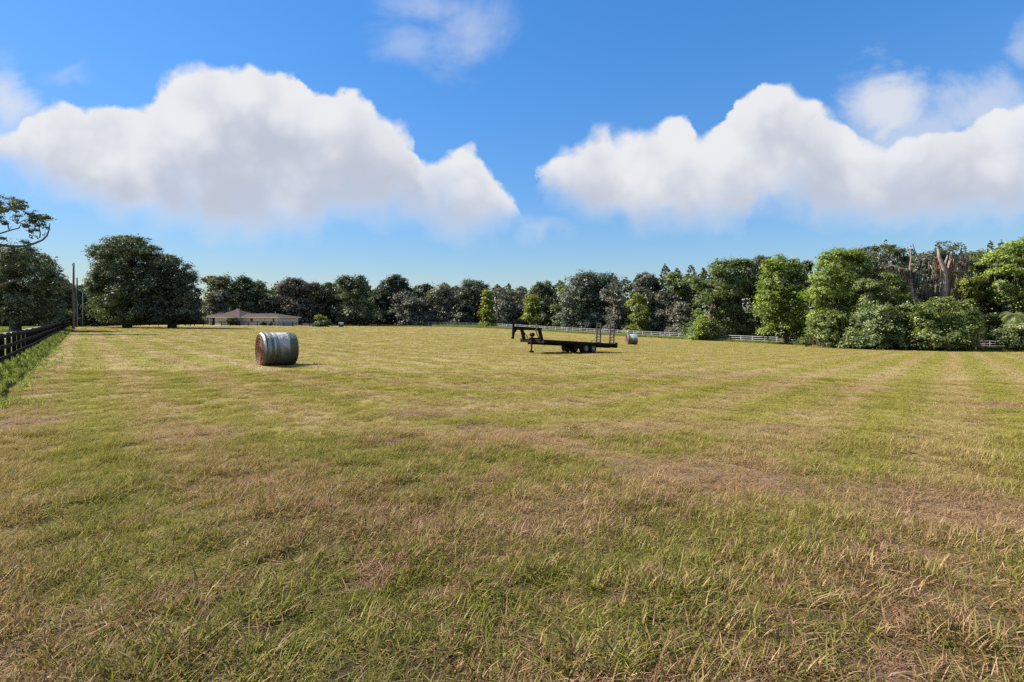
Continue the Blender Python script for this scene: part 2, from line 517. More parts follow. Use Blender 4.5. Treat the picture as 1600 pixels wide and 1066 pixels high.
def field_tone(t):
    """returns dryness, brown patch strength, and the mowing stripe at a shaded point"""
    pos = t.n('ShaderNodeNewGeometry').outputs['Position']
    x, y, _ = t.xyz(pos)[:3]
    p2 = t.cxyz(x, y, 0.0)
    n1 = t.noise(p2, 0.11, 4.0, 0.6)
    n2 = t.noise(p2, 0.55, 5.0, 0.62)
    n3 = t.noise(p2, 3.2, 3.0, 0.6)
    warp = t.m('ADD', t.m('MULTIPLY', t.m('SUBTRACT', n2, 0.5), 2.2), t.m('MULTIPLY', t.m('SUBTRACT', n3, 0.5), 0.8))
    d1 = t.m('ADD', t.vm('DOT_PRODUCT', p2, (-0.767, -0.641, 0)), -(-20.8 * -0.767 + 20.8 * -0.641))
    d2 = t.m('ADD', t.vm('DOT_PRODUCT', p2, (0.757, -0.653, 0)), -(66 * 0.757 - 74 * 0.653))
    d3 = t.m('ADD', t.vm('DOT_PRODUCT', p2, (0.60, 0.80, 0)), -(43 * 0.60 + 113 * 0.80))
    sm = t.m('SMOOTH_MAX', t.m('SMOOTH_MAX', d1, d3, 14.0), d2, 10.0)
    ph = t.m('ADD', t.m('MULTIPLY', sm, 2 * math.pi / 2.2), t.m('MULTIPLY', t.m('SUBTRACT', n2, 0.5), 1.3))
    along = t.ss(t.m('SUBTRACT', t.m('MAXIMUM', d1, d2), d3), -20.0, 2.0, 0.14, 1.0)   # the headland rows at the far end are worn away
    stripe = t.m('ADD', 0.5, t.m('MULTIPLY', t.m('MULTIPLY', t.m('SINE', ph), 0.5), along))
    brown = None
    for cx, cy, rx, ry, k in PATCHES:
        e = t.vm('LENGTH', t.vm('MULTIPLY', t.vm('SUBTRACT', p2, (cx, cy, 0)), (1 / rx, 1 / ry, 0)))
        g = t.m('MULTIPLY', t.ss(t.m('ADD', e, warp), 1.25, 0.15), k)
        brown = g if brown is None else t.m('MAXIMUM', brown, g)
    for a, b, wd, k in ROWS:
        a, b = Vector((*a, 0)), Vector((*b, 0))
        dd = (b - a)
        ln = dd.length
        dd.normalize()
        rel_ = t.vm('SUBTRACT', p2, a)
        s = t.m('MINIMUM', t.m('MAXIMUM', t.vm('DOT_PRODUCT', rel_, dd), 0.0), ln)
        e = t.vm('LENGTH', t.vm('SUBTRACT', rel_, t.vm('SCALE', dd, s)))
        g = t.m('MULTIPLY', t.ss(t.m('ADD', t.m('DIVIDE', e, wd), warp), 1.3, 0.1), k)
        brown = t.m('MAXIMUM', brown, g)
    n4 = t.noise(t.vm('ADD', p2, (31.0, 7.0, 0.0)), 1.15, 4.0, 0.6)
    speck = t.m('MULTIPLY', t.ss(t.m('ADD', n4, t.m('MULTIPLY', t.m('SUBTRACT', n3, 0.5), 0.3)), 0.56, 0.69), 0.7)
    brown = t.m('MAXIMUM', brown, speck)
    dist = t.m('ADD', t.vm('LENGTH', p2), t.m('MULTIPLY', t.m('SUBTRACT', n1, 0.5), 14.0))
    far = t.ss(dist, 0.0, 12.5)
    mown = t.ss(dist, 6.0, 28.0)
    dry = t.m('ADD', 0.40, t.m('ADD', t.m('MULTIPLY', t.m('SUBTRACT', n1, 0.5), t.m('SUBTRACT', 0.9, t.m('MULTIPLY', mown, 0.58))),
                               t.m('ADD', t.m('MULTIPLY', t.m('SUBTRACT', n2, 0.5), t.m('SUBTRACT', 0.9, t.m('MULTIPLY', mown, 0.66))),
                                   t.m('MULTIPLY', t.m('SUBTRACT', stripe, 0.5), t.m('ADD', 0.5, t.m('MULTIPLY', mown, 0.26))))))
    dry = t.m('ADD', t.m('ADD', dry, t.m('MULTIPLY', far, 0.0)), t.m('MULTIPLY', t.m('SUBTRACT', 1.0, far), t.m('ADD', 0.19, t.m('MULTIPLY', t.m('SUBTRACT', t.m('MULTIPLY', t.m('ADD', n2, n3), 0.5), 0.5), 1.3))))
    dry = t.m('ADD', dry, t.m('MULTIPLY', brown, 0.6), clamp=True)
    return pos, dry, brown, stripe, n1, n3, far


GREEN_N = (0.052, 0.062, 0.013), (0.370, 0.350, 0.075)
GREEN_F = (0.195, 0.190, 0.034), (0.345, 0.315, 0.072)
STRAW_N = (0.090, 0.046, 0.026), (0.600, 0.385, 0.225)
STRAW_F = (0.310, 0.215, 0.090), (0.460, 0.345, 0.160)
RUST = (0.350, 0.215, 0.135)


def ground_shader(t):
    pos, dry, brown, stripe, n1, n3, far = field_tone(t)
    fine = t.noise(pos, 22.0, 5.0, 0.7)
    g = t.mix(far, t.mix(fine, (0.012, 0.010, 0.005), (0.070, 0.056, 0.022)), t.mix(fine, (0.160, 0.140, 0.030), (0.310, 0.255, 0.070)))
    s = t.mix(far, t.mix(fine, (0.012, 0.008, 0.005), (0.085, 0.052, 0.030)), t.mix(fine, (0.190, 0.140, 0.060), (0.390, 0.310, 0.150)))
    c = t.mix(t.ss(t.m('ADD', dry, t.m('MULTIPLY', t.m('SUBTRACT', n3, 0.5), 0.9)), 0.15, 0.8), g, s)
    r = t.mix(fine, (0.075, 0.045, 0.030), (0.290, 0.185, 0.125))
    c = t.mix(t.m('MINIMUM', brown, 0.85), c, r)
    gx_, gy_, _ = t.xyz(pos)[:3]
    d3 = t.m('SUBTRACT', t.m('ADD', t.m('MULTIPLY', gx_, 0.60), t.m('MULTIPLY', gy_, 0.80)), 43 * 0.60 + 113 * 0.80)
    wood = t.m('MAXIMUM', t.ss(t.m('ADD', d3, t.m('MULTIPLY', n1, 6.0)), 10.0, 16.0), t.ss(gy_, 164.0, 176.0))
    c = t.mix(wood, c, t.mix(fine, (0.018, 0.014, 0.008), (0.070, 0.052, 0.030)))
    return principled(t, c, 0.95, 0, (t.m('ADD', fine, t.m('MULTIPLY', n3, 0.8)), 0.7, 0.05), 0.1)


GROUND = mat('field_ground', ground_shader)


def blade_shader(t):
    pos, dry, brown, stripe, n1, n3, far = field_tone(t)
    a = t.n('ShaderNodeAttribute', attribute_name='rnd').outputs['Fac']
    a2 = t.n('ShaderNodeAttribute', attribute_name='tint').outputs['Fac']
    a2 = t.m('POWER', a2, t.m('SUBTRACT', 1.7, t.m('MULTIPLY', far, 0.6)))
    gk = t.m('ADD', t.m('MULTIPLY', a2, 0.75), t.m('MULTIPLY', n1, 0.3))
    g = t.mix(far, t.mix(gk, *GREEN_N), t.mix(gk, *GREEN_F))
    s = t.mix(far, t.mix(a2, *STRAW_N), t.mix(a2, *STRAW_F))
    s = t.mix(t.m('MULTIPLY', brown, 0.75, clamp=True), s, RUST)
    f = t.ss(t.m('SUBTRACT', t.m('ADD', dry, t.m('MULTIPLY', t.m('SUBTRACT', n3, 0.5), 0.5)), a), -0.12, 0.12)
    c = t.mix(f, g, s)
    d = t.n('ShaderNodeBsdfDiffuse')
    t.put(d.inputs[0], c)
    tr = t.n('ShaderNodeBsdfTranslucent')
    t.put(tr.inputs[0], t.vm('MULTIPLY', c, (1.1, 1.1, 0.7)))
    mx = t.n('ShaderNodeMixShader')
    mx.inputs[0].default_value = 0.32
    t.t.links.new(d.outputs[0], mx.inputs[1])
    t.t.links.new(tr.outputs[0], mx.inputs[2])
    gl = t.n('ShaderNodeBsdfGlossy')
    gl.inputs['Roughness'].default_value = 0.4
    m2 = t.n('ShaderNodeMixShader')
    m2.inputs[0].default_value = 0.008
    t.t.links.new(mx.outputs[0], m2.inputs[1])
    t.t.links.new(gl.outputs[0], m2.inputs[2])
    return m2.outputs[0]


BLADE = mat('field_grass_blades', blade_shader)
WEED = leaf_mat('fence_weed_leaves', (0.120, 0.150, 0.035), (0.320, 0.340, 0.105), 0.50, 0.01)
VERGE = leaf_mat('verge_grass_blades', (0.120, 0.160, 0.028), (0.230, 0.250, 0.060), 0.35)

# ------------------------------------------------------------------ ground sheet, lane
rng = np.random.default_rng(7)
rr = np.concatenate([np.linspace(0.0, 1.0, 3)[:-1], np.geomspace(1.0, 2600, 240)])
th = np.linspace(0, 2 * np.pi, 361)[:-1]
R_, TH = np.meshgrid(rr, th, indexing='ij')
gx, gy = R_ * np.sin(TH), R_ * np.cos(TH)
gv = np.stack([gx, gy, terr(gx, gy)], -1).reshape(-1, 3)
i, j = np.meshgrid(np.arange(len(rr) - 1), np.arange(360), indexing='ij')
j2 = (j + 1) % 360
gf = np.stack([i * 360 + j, (i + 1) * 360 + j, (i + 1) * 360 + j2, i * 360 + j2], -1).reshape(-1, 4)[:, ::-1]
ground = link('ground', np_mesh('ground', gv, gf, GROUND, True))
tag(ground, 'gently sloping hay field ground of mown grass and brown thatch', kind='structure')

ROAD = worn('lane_asphalt', (0.27, 0.26, 0.25), (0.36, 0.35, 0.34), 0.6, 0.9, 0, 0.2, 0.01)
FBN = np.array((-FBD[1], FBD[0]))       # away from the field


def fence_pt(s, off=0.0):
    p = FB0 + FBD * s + FBN * off
    return float(p[0]), float(p[1])


rb = MB()
ss_ = np.linspace(-60, 260, 161)
offs = (3.2, 3.9, 5.3, 6.0)
vs = []
for s in ss_:
    for o_ in offs:
        x, y = fence_pt(s, o_)
        vs.append((x, y, T(x, y) + (0.06 if o_ in (3.9, 5.3) else 0.035)))
fs = [(k * 4 + c, k * 4 + c + 1, k * 4 + c + 5, k * 4 + c + 4) for k in range(160) for c in range(3)]
rb.add(vs, fs)
lane = rb.build('road', ROAD)
tag(lane, 'pale narrow lane running beyond the black board fence', kind='structure')


# ------------------------------------------------------------------ grass
def blades(rg, n, rad, lo, hi, wlo, whi, lean_lo, lean_hi, wind=(0.25, -0.1), seg=3):
    """n bent tapering blades; returns verts, quads, rnd, tint"""
    ang = rg.uniform(0, 2 * np.pi, n)
    rb_ = rad * np.sqrt(rg.uniform(0, 1, n))
    a0 = rg.uniform(0, 2 * np.pi, n)
    base = np.stack([rb_ * np.cos(a0), rb_ * np.sin(a0), np.full(n, -0.01)], -1)
    ln = rg.uniform(lo, hi, n)
    wd = rg.uniform(wlo, whi, n)
    lean = np.radians(rg.uniform(lean_lo, lean_hi, n))
    bend = np.radians(rg.uniform(5, 75, n))
    dirh = np.stack([np.cos(ang) + wind[0], np.sin(ang) + wind[1]], -1)
    dirh /= np.linalg.norm(dirh, axis=1, keepdims=True) + 1e-6
    side = np.stack([-dirh[:, 1], dirh[:, 0], np.zeros(n)], -1)
    tw = rg.uniform(-0.6, 0.6, n)
    V = []
    p = base.copy()
    for k in range(seg + 1):
        f = k / seg
        a = lean + bend * f
        hw = (wd * (1 - f ** 1.6) * 0.5 + 0.0006)[:, None]
        sd_ = side.copy()
        sd_[:, 2] = np.sin(tw * f)
        V += [p - sd_ * hw, p + sd_ * hw]
        stepv = np.stack([dirh[:, 0] * np.sin(a), dirh[:, 1] * np.sin(a), np.cos(a)], -1)
        p = p + stepv * (ln / seg)[:, None]
        p[:, 2] = np.maximum(p[:, 2], 0.004)
    V = np.stack(V, 1)          # n, 2(seg+1), 3
    m = 2 * (seg + 1)
    F = np.concatenate([np.stack([np.arange(n) * m + 2 * k, np.arange(n) * m + 2 * k + 1, np.arange(n) * m + 2 * k + 3, np.arange(n) * m + 2 * k + 2], -1) for k in range(seg)])
    rnd = np.repeat(rg.uniform(0, 1, n), m)
    tint = np.repeat(rg.uniform(0, 1, n), m)
    return V.reshape(-1, 3), F, rnd, tint


def tuft_collection(name, specs, material):
    c = bpy.data.collections.new(name)
    for k, sp in enumerate(specs):
        V, F, r, t_ = blades(np.random.default_rng(100 + k), **sp)
        o = bpy.data.objects.new('%s_%02d' % (name, k), np_mesh(name, V, F, material, False, {'rnd': r, 'tint': t_}))
        c.objects.link(o)
    return c


def scatter(name, pts, idx, rot, scl, coll, label):
    """one object: geometry nodes put a tuft on each point"""
    me = bpy.data.meshes.new(name)
    me.vertices.add(len(pts))
    me.vertices.foreach_set('co', np.ascontiguousarray(pts, np.float32).ravel())
    at = me.attributes.new('idx', 'INT', 'POINT'); at.data.foreach_set('value', np.ascontiguousarray(idx, np.int32))
    at = me.attributes.new('rot', 'FLOAT_VECTOR', 'POINT'); at.data.foreach_set('vector', np.ascontiguousarray(rot, np.float32).ravel())
    at = me.attributes.new('scl', 'FLOAT_VECTOR', 'POINT'); at.data.foreach_set('vector', np.ascontiguousarray(scl, np.float32).ravel())
    me.update()
    o = link(name, me)
    ng = bpy.data.node_groups.new(name + '_scatter', 'GeometryNodeTree')
    ng.interface.new_socket('Geometry', in_out='INPUT', socket_type='NodeSocketGeometry')
    ng.interface.new_socket('Geometry', in_out='OUTPUT', socket_type='NodeSocketGeometry')
    N, Lk = ng.nodes, ng.links
    gi, go = N.new('NodeGroupInput'), N.new('NodeGroupOutput')
    ip = N.new('GeometryNodeInstanceOnPoints')
    ci = N.new('GeometryNodeCollectionInfo')
    ci.inputs['Collection'].default_value = coll
    ci.inputs['Separate Children'].default_value = True
    ci.inputs['Reset Children'].default_value = True

    def named(nm, typ):
        q = N.new('GeometryNodeInputNamedAttribute')
        q.data_type = typ
        q.inputs['Name'].default_value = nm
        return [s for s in q.outputs if s.enabled and s.name == 'Attribute'][0]
    e2r = N.new('FunctionNodeEulerToRotation')
    Lk.new(named('rot', 'FLOAT_VECTOR'), e2r.inputs[0])
    Lk.new(gi.outputs[0], ip.inputs['Points'])
    Lk.new(ci.outputs[0], ip.inputs['Instance'])
    ip.inputs['Pick Instance'].default_value = True
    Lk.new(named('idx', 'INT'), ip.inputs['Instance Index'])
    Lk.new(e2r.outputs[0], ip.inputs['Rotation'])
    Lk.new(named('scl', 'FLOAT_VECTOR'), ip.inputs['Scale'])
    Lk.new(ip.outputs[0], go.inputs[0])
    md = o.modifiers.new('scatter', 'NODES')
    md.node_group = ng
    return tag(o, label, kind='stuff')


def white_fence_y(x):
    """how far the mown field reaches at this X"""
    fx = np.array([-140, -118, -57, -43, -42, -9, 17, 43, 61.5, 66, 78, 140])
    fy = np.array([135, 136, 138, 162, 186, 175, 140, 115, 92, 82, 76, 60])
    return np.interp(x, fx, fy)


def in_field(x, y, off=0.6):
    d1 = (x - FB0[0]) * FBN[0] + (y - FB0[1]) * FBN[1]
    return (d1 < -off) & (y < white_fence_y(x) - 0.5)


near = [dict(n=85, rad=0.11, lo=0.03, hi=0.135, wlo=0.0028, whi=0.0065, lean_lo=14, lean_hi=85, wind=(.06, -.05)) for _ in range(5)] + \
       [dict(n=45, rad=0.11, lo=0.08, hi=0.19, wlo=0.003, whi=0.007, lean_lo=28, lean_hi=84, wind=(.05, 0)) for _ in range(3)] + \
       [dict(n=64, rad=0.20, lo=0.05, hi=0.20, wlo=0.0025, whi=0.006, lean_lo=56, lean_hi=93, wind=(0, 0)) for _ in range(4)] + \
       [dict(n=44, rad=0.36, lo=0.05, hi=0.14, wlo=0.010, whi=0.022, lean_lo=35, lean_hi=90, seg=2) for _ in range(4)]
TUFTS = tuft_collection('field_tuft', near, BLADE)


def zone(y0, y1, dens, idx_lo, idx_hi, s0, s1, margin=3.0, clump=0.0):
    wid = 1.22 * y1 + margin
    n = int(dens * 2 * wid * (y1 - y0))
    x = rng.uniform(-wid, wid, n)
    y = rng.uniform(y0, y1, n)
    ok = (np.abs(x) < 1.22 * y + margin) & in_field(x, y)
    if clump:
        f = 0.18 * np.sin(x * 2.3 + 2.0 * np.sin(y * 1.9 + 0.6)) * np.sin(y * 2.7 + 1.7 * np.sin(x * 1.6)) + np.sin(x * 9.1 + 2.2 * np.sin(y * 5.3) + y * 2.0) * np.sin(y * 10.3 - x * 3.2 + 2.0 * np.sin(x * 4.1))
        ok &= rng.uniform(0, 1, n) < np.clip(0.56 + 1.15 * clump * f, 0.03, 1)
    for cx, cy, rx, ry, k in PATCHES[:4]:
        if idx_lo < 8:
            e = np.sqrt(((x - cx) / rx) ** 2 + ((y - cy) / ry) ** 2)
            ok &= (e > 0.8) | (rng.uniform(0, 1, n) > 0.72)
    for a, b, wd, k in ROWS[:2]:
        if idx_lo < 8:
            a, b = np.array(a), np.array(b)
            dd = (b - a) / np.linalg.norm(b - a)
            s = np.clip((x - a[0]) * dd[0] + (y - a[1]) * dd[1], 0, np.linalg.norm(b - a))
            e = np.hypot(x - a[0] - dd[0] * s, y - a[1] - dd[1] * s)
            ok &= (e > wd * 0.8) | (rng.uniform(0, 1, n) > 0.7)
    x, y = x[ok], y[ok]
    n = len(x)
    pts = np.stack([x, y, terr(x, y)], -1)
    idx = rng.integers(idx_lo, idx_hi, n)
    rot = np.stack([rng.uniform(-.12, .12, n), rng.uniform(-.12, .12, n), rng.uniform(0, 6.283, n)], -1)
    k = rng.uniform(s0, s1, n)
    if clump:
        k = k * np.clip(0.85 + 0.35 * f[ok], .5, 1.35) * np.clip(1.25 - .05 * (y - 2), .8, 1.25)
    scl = np.stack([k, k, k * rng.uniform(0.7, 1.25, n)], -1)
    return pts, idx, rot, scl


Z = [zone(0.6, 9, 110, 0, 5, 0.7, 1.3, 3, 0.8), zone(0.6, 9, 16, 5, 8, 0.65, 1.2, 3, 0.9), zone(0.6, 9, 62, 8, 12, 0.55, 1.05, 3),
     zone(9, 20, 24, 0, 5, 0.6, 0.95, 3, 0.4), zone(9, 20, 30, 8, 12, 0.8, 1.2, 3), zone(9, 20, 14, 12, 16, 0.4, 0.7, 3),
     zone(20, 48, 9.0, 12, 16, 0.6, 1.05, 3), zone(48, 100, 2.6, 12, 16, 0.9, 1.5, 3), zone(100, 190, 0.7, 12, 16, 1.3, 2.2, 3)]
pts, idx, rot, scl = (np.concatenate([z[k] for z in Z]) for k in range(4))
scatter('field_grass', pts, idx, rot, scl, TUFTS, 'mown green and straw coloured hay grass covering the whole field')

weeds = [dict(n=44, rad=0.22, lo=0.2, hi=0.62, wlo=0.010, whi=0.024, lean_lo=5, lean_hi=45) for _ in range(4)] + \
        [dict(n=60, rad=0.35, lo=0.12, hi=0.35, wlo=0.025, whi=0.05, lean_lo=15, lean_hi=70, seg=2) for _ in range(3)]
WEEDS = tuft_collection('weed_tuft', weeds, WEED)
n = 3600
s = rng.uniform(-14, 152, n)
of = -np.abs(rng.normal(0.0, 0.75, n)) + 0.25
of = np.where(s < 22, of * (1.0 + 0.04 * (22 - s)), of * 0.75)
x = FB0[0] + FBD[0] * s + FBN[0] * of
y = FB0[1] + FBD[1] * s + FBN[1] * of
k = rng.uniform(0.4, 0.82, n) * np.clip(1.15 - 0.38 * np.abs(of), 0.3, 1)
scatter('fence_weeds', np.stack([x, y, terr(x, y)], -1), rng.integers(0, 7, n), np.stack([np.zeros(n), np.zeros(n), rng.uniform(0, 6.28, n)], -1),
        np.stack([k, k, k], -1), WEEDS, 'tall rich green weeds along the foot of the black fence')

verge = [dict(n=30, rad=0.34, lo=0.05, hi=0.16, wlo=0.010, whi=0.022, lean_lo=10, lean_hi=70, seg=2) for _ in range(3)]
VT = tuft_collection('verge_tuft', verge, VERGE)
n = 26000
s = rng.uniform(-10, 190, n)
of = rng.uniform(0.3, 34, n)
ok = (of < 3.15) | (of > 6.05)
s, of = s[ok], of[ok]
n = len(s)
x = FB0[0] + FBD[0] * s + FBN[0] * of
y = FB0[1] + FBD[1] * s + FBN[1] * of
k = rng.uniform(1.0, 1.9, n)
scatter('verge_grass', np.stack([x, y, terr(x, y)], -1), rng.integers(0, 3, n), np.stack([np.zeros(n), np.zeros(n), rng.uniform(0, 6.28, n)], -1),
        np.stack([k, k, k], -1), VT, 'short yellow-green lawn beyond the black fence and the lane')

# strip of greener grass along the foot of the far trees and white fence
n = 7500
t_ = rng.uniform(0, 1, n)
xs = -28 + 133 * t_
ys = white_fence_y(xs) + rng.uniform(-1.6, 5.0, n)
k = rng.uniform(0.8, 2.0, n)
scatter('far_field_edge_grass', np.stack([xs, ys, terr(xs, ys)], -1), rng.integers(0, 7, n), np.stack([np.zeros(n), np.zeros(n), rng.uniform(0, 6.28, n)], -1),
        np.stack([k, k, k * 0.8], -1), WEEDS, 'uncut green grass along the white fence and tree line')


# ------------------------------------------------------------------ trees
PROF = {
    'round': [(0, .75), (.3, 1), (.6, .98), (.85, .8), (1, .5)],
    'dome': [(0, .88), (.25, 1), (.5, .95), (.75, .85), (1, .6)],
    'cone': [(0, .85), (.15, 1), (.4, .8), (.7, .45), (.9, .2), (1, .06)],
    'tall': [(0, .65), (.4, .9), (.72, 1), (.9, .9), (1, .65)],
    'shrub': [(0, 1), (.4, 1), (.75, .75), (1, .35)],
}


def lobes_for(rg, W_, H, kind, n, t0=0.05, squash=0.85):
    p = np.array(PROF[kind])
    out = []
    D_ = min(W_, 11.0)
    for k in range(n):
        t = t0 + (0.98 - t0) * ((k + rg.uniform(0, 1)) / n)
        f = np.interp(t, p[:, 0], p[:, 1])
        a = rg.uniform(0, 2 * np.pi)
        q = math.sqrt(rg.uniform(0.05, 1))
        r = W_ * rg.uniform(.13, .23) * (0.65 + 0.35 * f)
        r = min(r, H * 0.3)
        X = math.cos(a) * q * max(f * W_ / 2 - r * .85, 0)
        Y = math.sin(a) * q * max(f * D_ / 2 - r * .7, 0)
        z = min(max(t * H, r * .5), H - r * squash)
        out.append((X, Y, z, r, r, r * squash))
    if t0 < .1 and H > 5:                       # leaves of the wood's edge hang down to the ground
        for k in range(max(4, n // 3)):
            r = min(W_ * rg.uniform(.14, .2), H * .2)
            out.append((rg.uniform(-.42, .42) * W_, rg.uniform(-.35, .35) * D_, r * rg.uniform(.4, 1.0), r, r, r))
    return out


def leaf_cloud(rg, lobes, n, size, up=0.45, inner=0.22, per=13, spread=1.7, droop=0.0):
    lb = np.array(lobes, float)
    wgt = (lb[:, 3] * lb[:, 5]) ** 0.9
    wgt /= wgt.sum()
    nsub = len(lb) * 9
    sl = rg.choice(len(lb), nsub, p=wgt)
    sdir = rg.normal(0, 1, (nsub, 3))
    sdir[:, 2] = np.where(sdir[:, 2] < -0.75, -sdir[:, 2], sdir[:, 2])
    sdir /= np.linalg.norm(sdir, axis=1, keepdims=True)
    sc_ = lb[sl, :3] + lb[sl, 3:] * sdir * rg.choice([.62, .75, .9, 1.04], nsub)[:, None]
    sr = lb[sl, 3:] * rg.uniform(.26, .46, nsub)[:, None]
    sr = np.maximum(sr, size * .9)
    tint_s = rg.normal(0, .18, nsub) + .16 * rg.normal(0, 1, len(lb))[sl]
    nc = max(6, n // per)
    li = rg.integers(0, nsub, nc)
    d = rg.normal(0, 1, (nc, 3))
    d[:, 2] = np.where(d[:, 2] < -0.6, -d[:, 2], d[:, 2])
    d /= np.linalg.norm(d, axis=1, keepdims=True)
    rad = np.where(rg.uniform(0, 1, nc) < inner, rg.uniform(.1, .75, nc), rg.uniform(.8, 1.1, nc))
    cc = sc_[li] + sr[li] * d * rad[:, None]
    loose = rg.uniform(0, 1, nc) < .10           # stray twigs break the outline
    cc = np.where(loose[:, None], lb[sl[li], :3] + lb[sl[li], 3:] * d * rg.uniform(1.0, 1.16, nc)[:, None], cc)
    d = d * .6 + sdir[li] * .5
    tint_c = np.clip(rg.normal(.45, .16, nc) + tint_s[li], 0, 1)
    k = rg.integers(0, nc, n)
    cr = size * spread * .72 * rg.uniform(.6, 1.4, nc)
    off = rg.normal(0, 1, (n, 3)) * np.array([1, 1, .62]) * cr[k][:, None] * .75
    c = cc[k] + off
    nrm = d[k] * 1.1 + np.array([0, 0, up * .7]) + rg.normal(0, .38, (n, 3))
    nrm /= np.linalg.norm(nrm, axis=1, keepdims=True)
    t = np.cross(nrm, rg.normal(0, 1, (n, 3)))
    t /= np.linalg.norm(t, axis=1, keepdims=True) + 1e-9
    b = np.cross(nrm, t)
    s = size * rg.uniform(.6, 1.35, n)[:, None]
    bendv = nrm * s * .12
    V = np.stack([c + t * s * .5 - bendv, c + b * s * .33, c - t * s * .5 - bendv, c - b * s * .33], 1).reshape(-1, 3)
    F = np.arange(4 * n).reshape(-1, 4)
    return V, F, np.repeat(rg.uniform(0, 1, n), 4), np.repeat(tint_c[k], 4)


def limb_path(a, b, rg, n=5, wob=0.08, sag=0.12):
    a, b = Vector(a), Vector(b)
    L_ = (b - a).length
    out = []
    for k in range(n + 1):
        f = k / n
        p = a.lerp(b, f)
        p.z += math.sin(f * math.pi) * L_ * sag * rg.uniform(.4, 1)
        if 0 < k < n:
            p += Vector(rg.normal(0, 1, 3)) * L_ * wob
        out.append(p)
    return out


def moss_strands(rg, starts, lo, hi, wd):
    """hanging tattered ribbons, crossed in two planes"""
    n = len(starts)
    ln = rg.uniform(lo, hi, n)
    V, F = [], []
    o = 0
    for k in range(n):
        a = rg.uniform(0, math.pi)
        for q in (a, a + 1.5):
            c, s = math.cos(q), math.sin(q)
            w0 = wd * rg.uniform(.5, 1.2)
            px_, py_, pz_ = starts[k]
            for m in range(4):
                f = m / 3
                hw = w0 * (1 - f) * .5 + .01
                jx, jy = rg.normal(0, .06, 2) * ln[k] * .4
                V += [(px_ - c * hw + jx, py_ - s * hw + jy, pz_ - ln[k] * f), (px_ + c * hw + jx, py_ + s * hw + jy, pz_ - ln[k] * f)]
            F += [(o + 2 * m, o + 2 * m + 1, o + 2 * m + 3, o + 2 * m + 2) for m in range(3)]
            o += 8
    return np.array(V), np.array(F), rg.uniform(0, 1, len(V)), rg.uniform(0, 1, len(V))


TREE_N = [0]


def tree(label, x0, x1, ytop, ybase, d, leaf, kind='round', nl=14, name='tree', cat='tree', bark=None, t0=0.05, dens=5.0, leafk=0.0036,
         lobes=None, moss=0, group=None, trunk_top=0.75, spread=1.7, base_z=None, limbs=9, lobe_k=1.0):
    TREE_N[0] += 1
    rg = np.random.default_rng(1000 + TREE_N[0] * 17)
    if not lobes and ybase - ytop > 45 and kind != 'cone':
        x0, x1 = x0 - (x1 - x0) * .09, x1 + (x1 - x0) * .09
    s = d / FPX
    X = ((x0 + x1) / 2 - 800) * s
    gz = T(X, d) if base_z is None else base_z
    H = (CAMZ - (ytop - HOR) * s) - gz
    W_ = (x1 - x0) * s
    root = empty(name, (X, d, gz - 0.02))
    tag(root, label, cat, group)
    if lobes:
        lb = []
        for (px, py, rx, ry) in lobes:
            lx, lz, rX, rZ = (px * s - 800 * s - X), CAMZ - (py - HOR) * s - gz, rx * s * lobe_k, ry * s * lobe_k
            D_ = min(W_ * .32, 4.5)
            for q in (-1, 1):
                yo = q * D_ * rg.uniform(.15, 1)
                kp = (d + yo) / d
                lb.append(((lx + X) * kp - X + rg.normal(0, .1) * rX, yo, (lz + gz - CAMZ) * kp + CAMZ - gz + rg.normal(0, .06) * rZ - (0.1 * rZ if q > 0 else 0), rX, rX * .9, rZ))
    else:
        lb = lobes_for(rg, W_, H, kind, nl, t0)
    size = leafk * d
    npx = (x1 - x0) * .64 * max(ybase - ytop, 8) * .64
    n = int(dens * 1.7 * npx)
    V, F, r, ti = leaf_cloud(rg, lb, n, size, spread=spread)
    V[:, 2] = np.maximum(V[:, 2], 0.02)
    link('crown', np_mesh('crown', V, F, L[leaf], False, {'rnd': r, 'tint': ti}), root)
    # trunk with its limbs
    mb = MB()
    tr = max(0.06, min(0.035 * H + 0.012 * W_, 0.75))
    top = H * trunk_top
    tp = [Vector((0, 0, -0.2)), Vector((0, 0, 0.15)), Vector((0, 0, H * .12))]
    for q in (.35, .6, .85, 1.0):
        tp.append(Vector((rg.normal(0, .02) * W_, rg.normal(0, .02) * W_, top * q)))
    mb.tube(tp, [tr * 1.7, tr * 1.25, tr, tr * .85, tr * .6, tr * .35, tr * .12], 8)
    order = rg.permutation(len(lb))[:limbs]
    for q in order:
        c = lb[q]
        z0 = min(max(c[2] * rg.uniform(.35, .7), H * .08), top * .9)
        a = (0, 0, z0)
        rr_ = tr * .5 * (1 - z0 / (H + .1)) + .02
        pth = limb_path(a, (c[0], c[1], c[2]), rg)
        mb.tube(pth, np.linspace(rr_, rr_ * .22, len(pth)), 5)
    mb.build('trunk', bark or BARK, root, True)
    if moss:
        k = rg.integers(0, len(lb), moss)
        lba = np.array(lb)
        a = rg.uniform(0, 2 * np.pi, moss)
        q = np.sqrt(rg.uniform(0, 1, moss))
        st = lba[k, :3] + np.stack([np.cos(a) * q * lba[k, 3] * 1.05, np.sin(a) * q * lba[k, 4] * 1.05, -lba[k, 5] * rg.uniform(-.3, .9, moss)], -1)
        V, F, r, ti = moss_strands(rg, st, .5, 1.9, .28)
        V[:, 2] = np.maximum(V[:, 2], 0.05)
        link('spanish_moss', np_mesh('spanish_moss', V, F, L['moss'], False, {'rnd': r, 'tint': ti}), root)['kind'] = 'stuff'
    return root


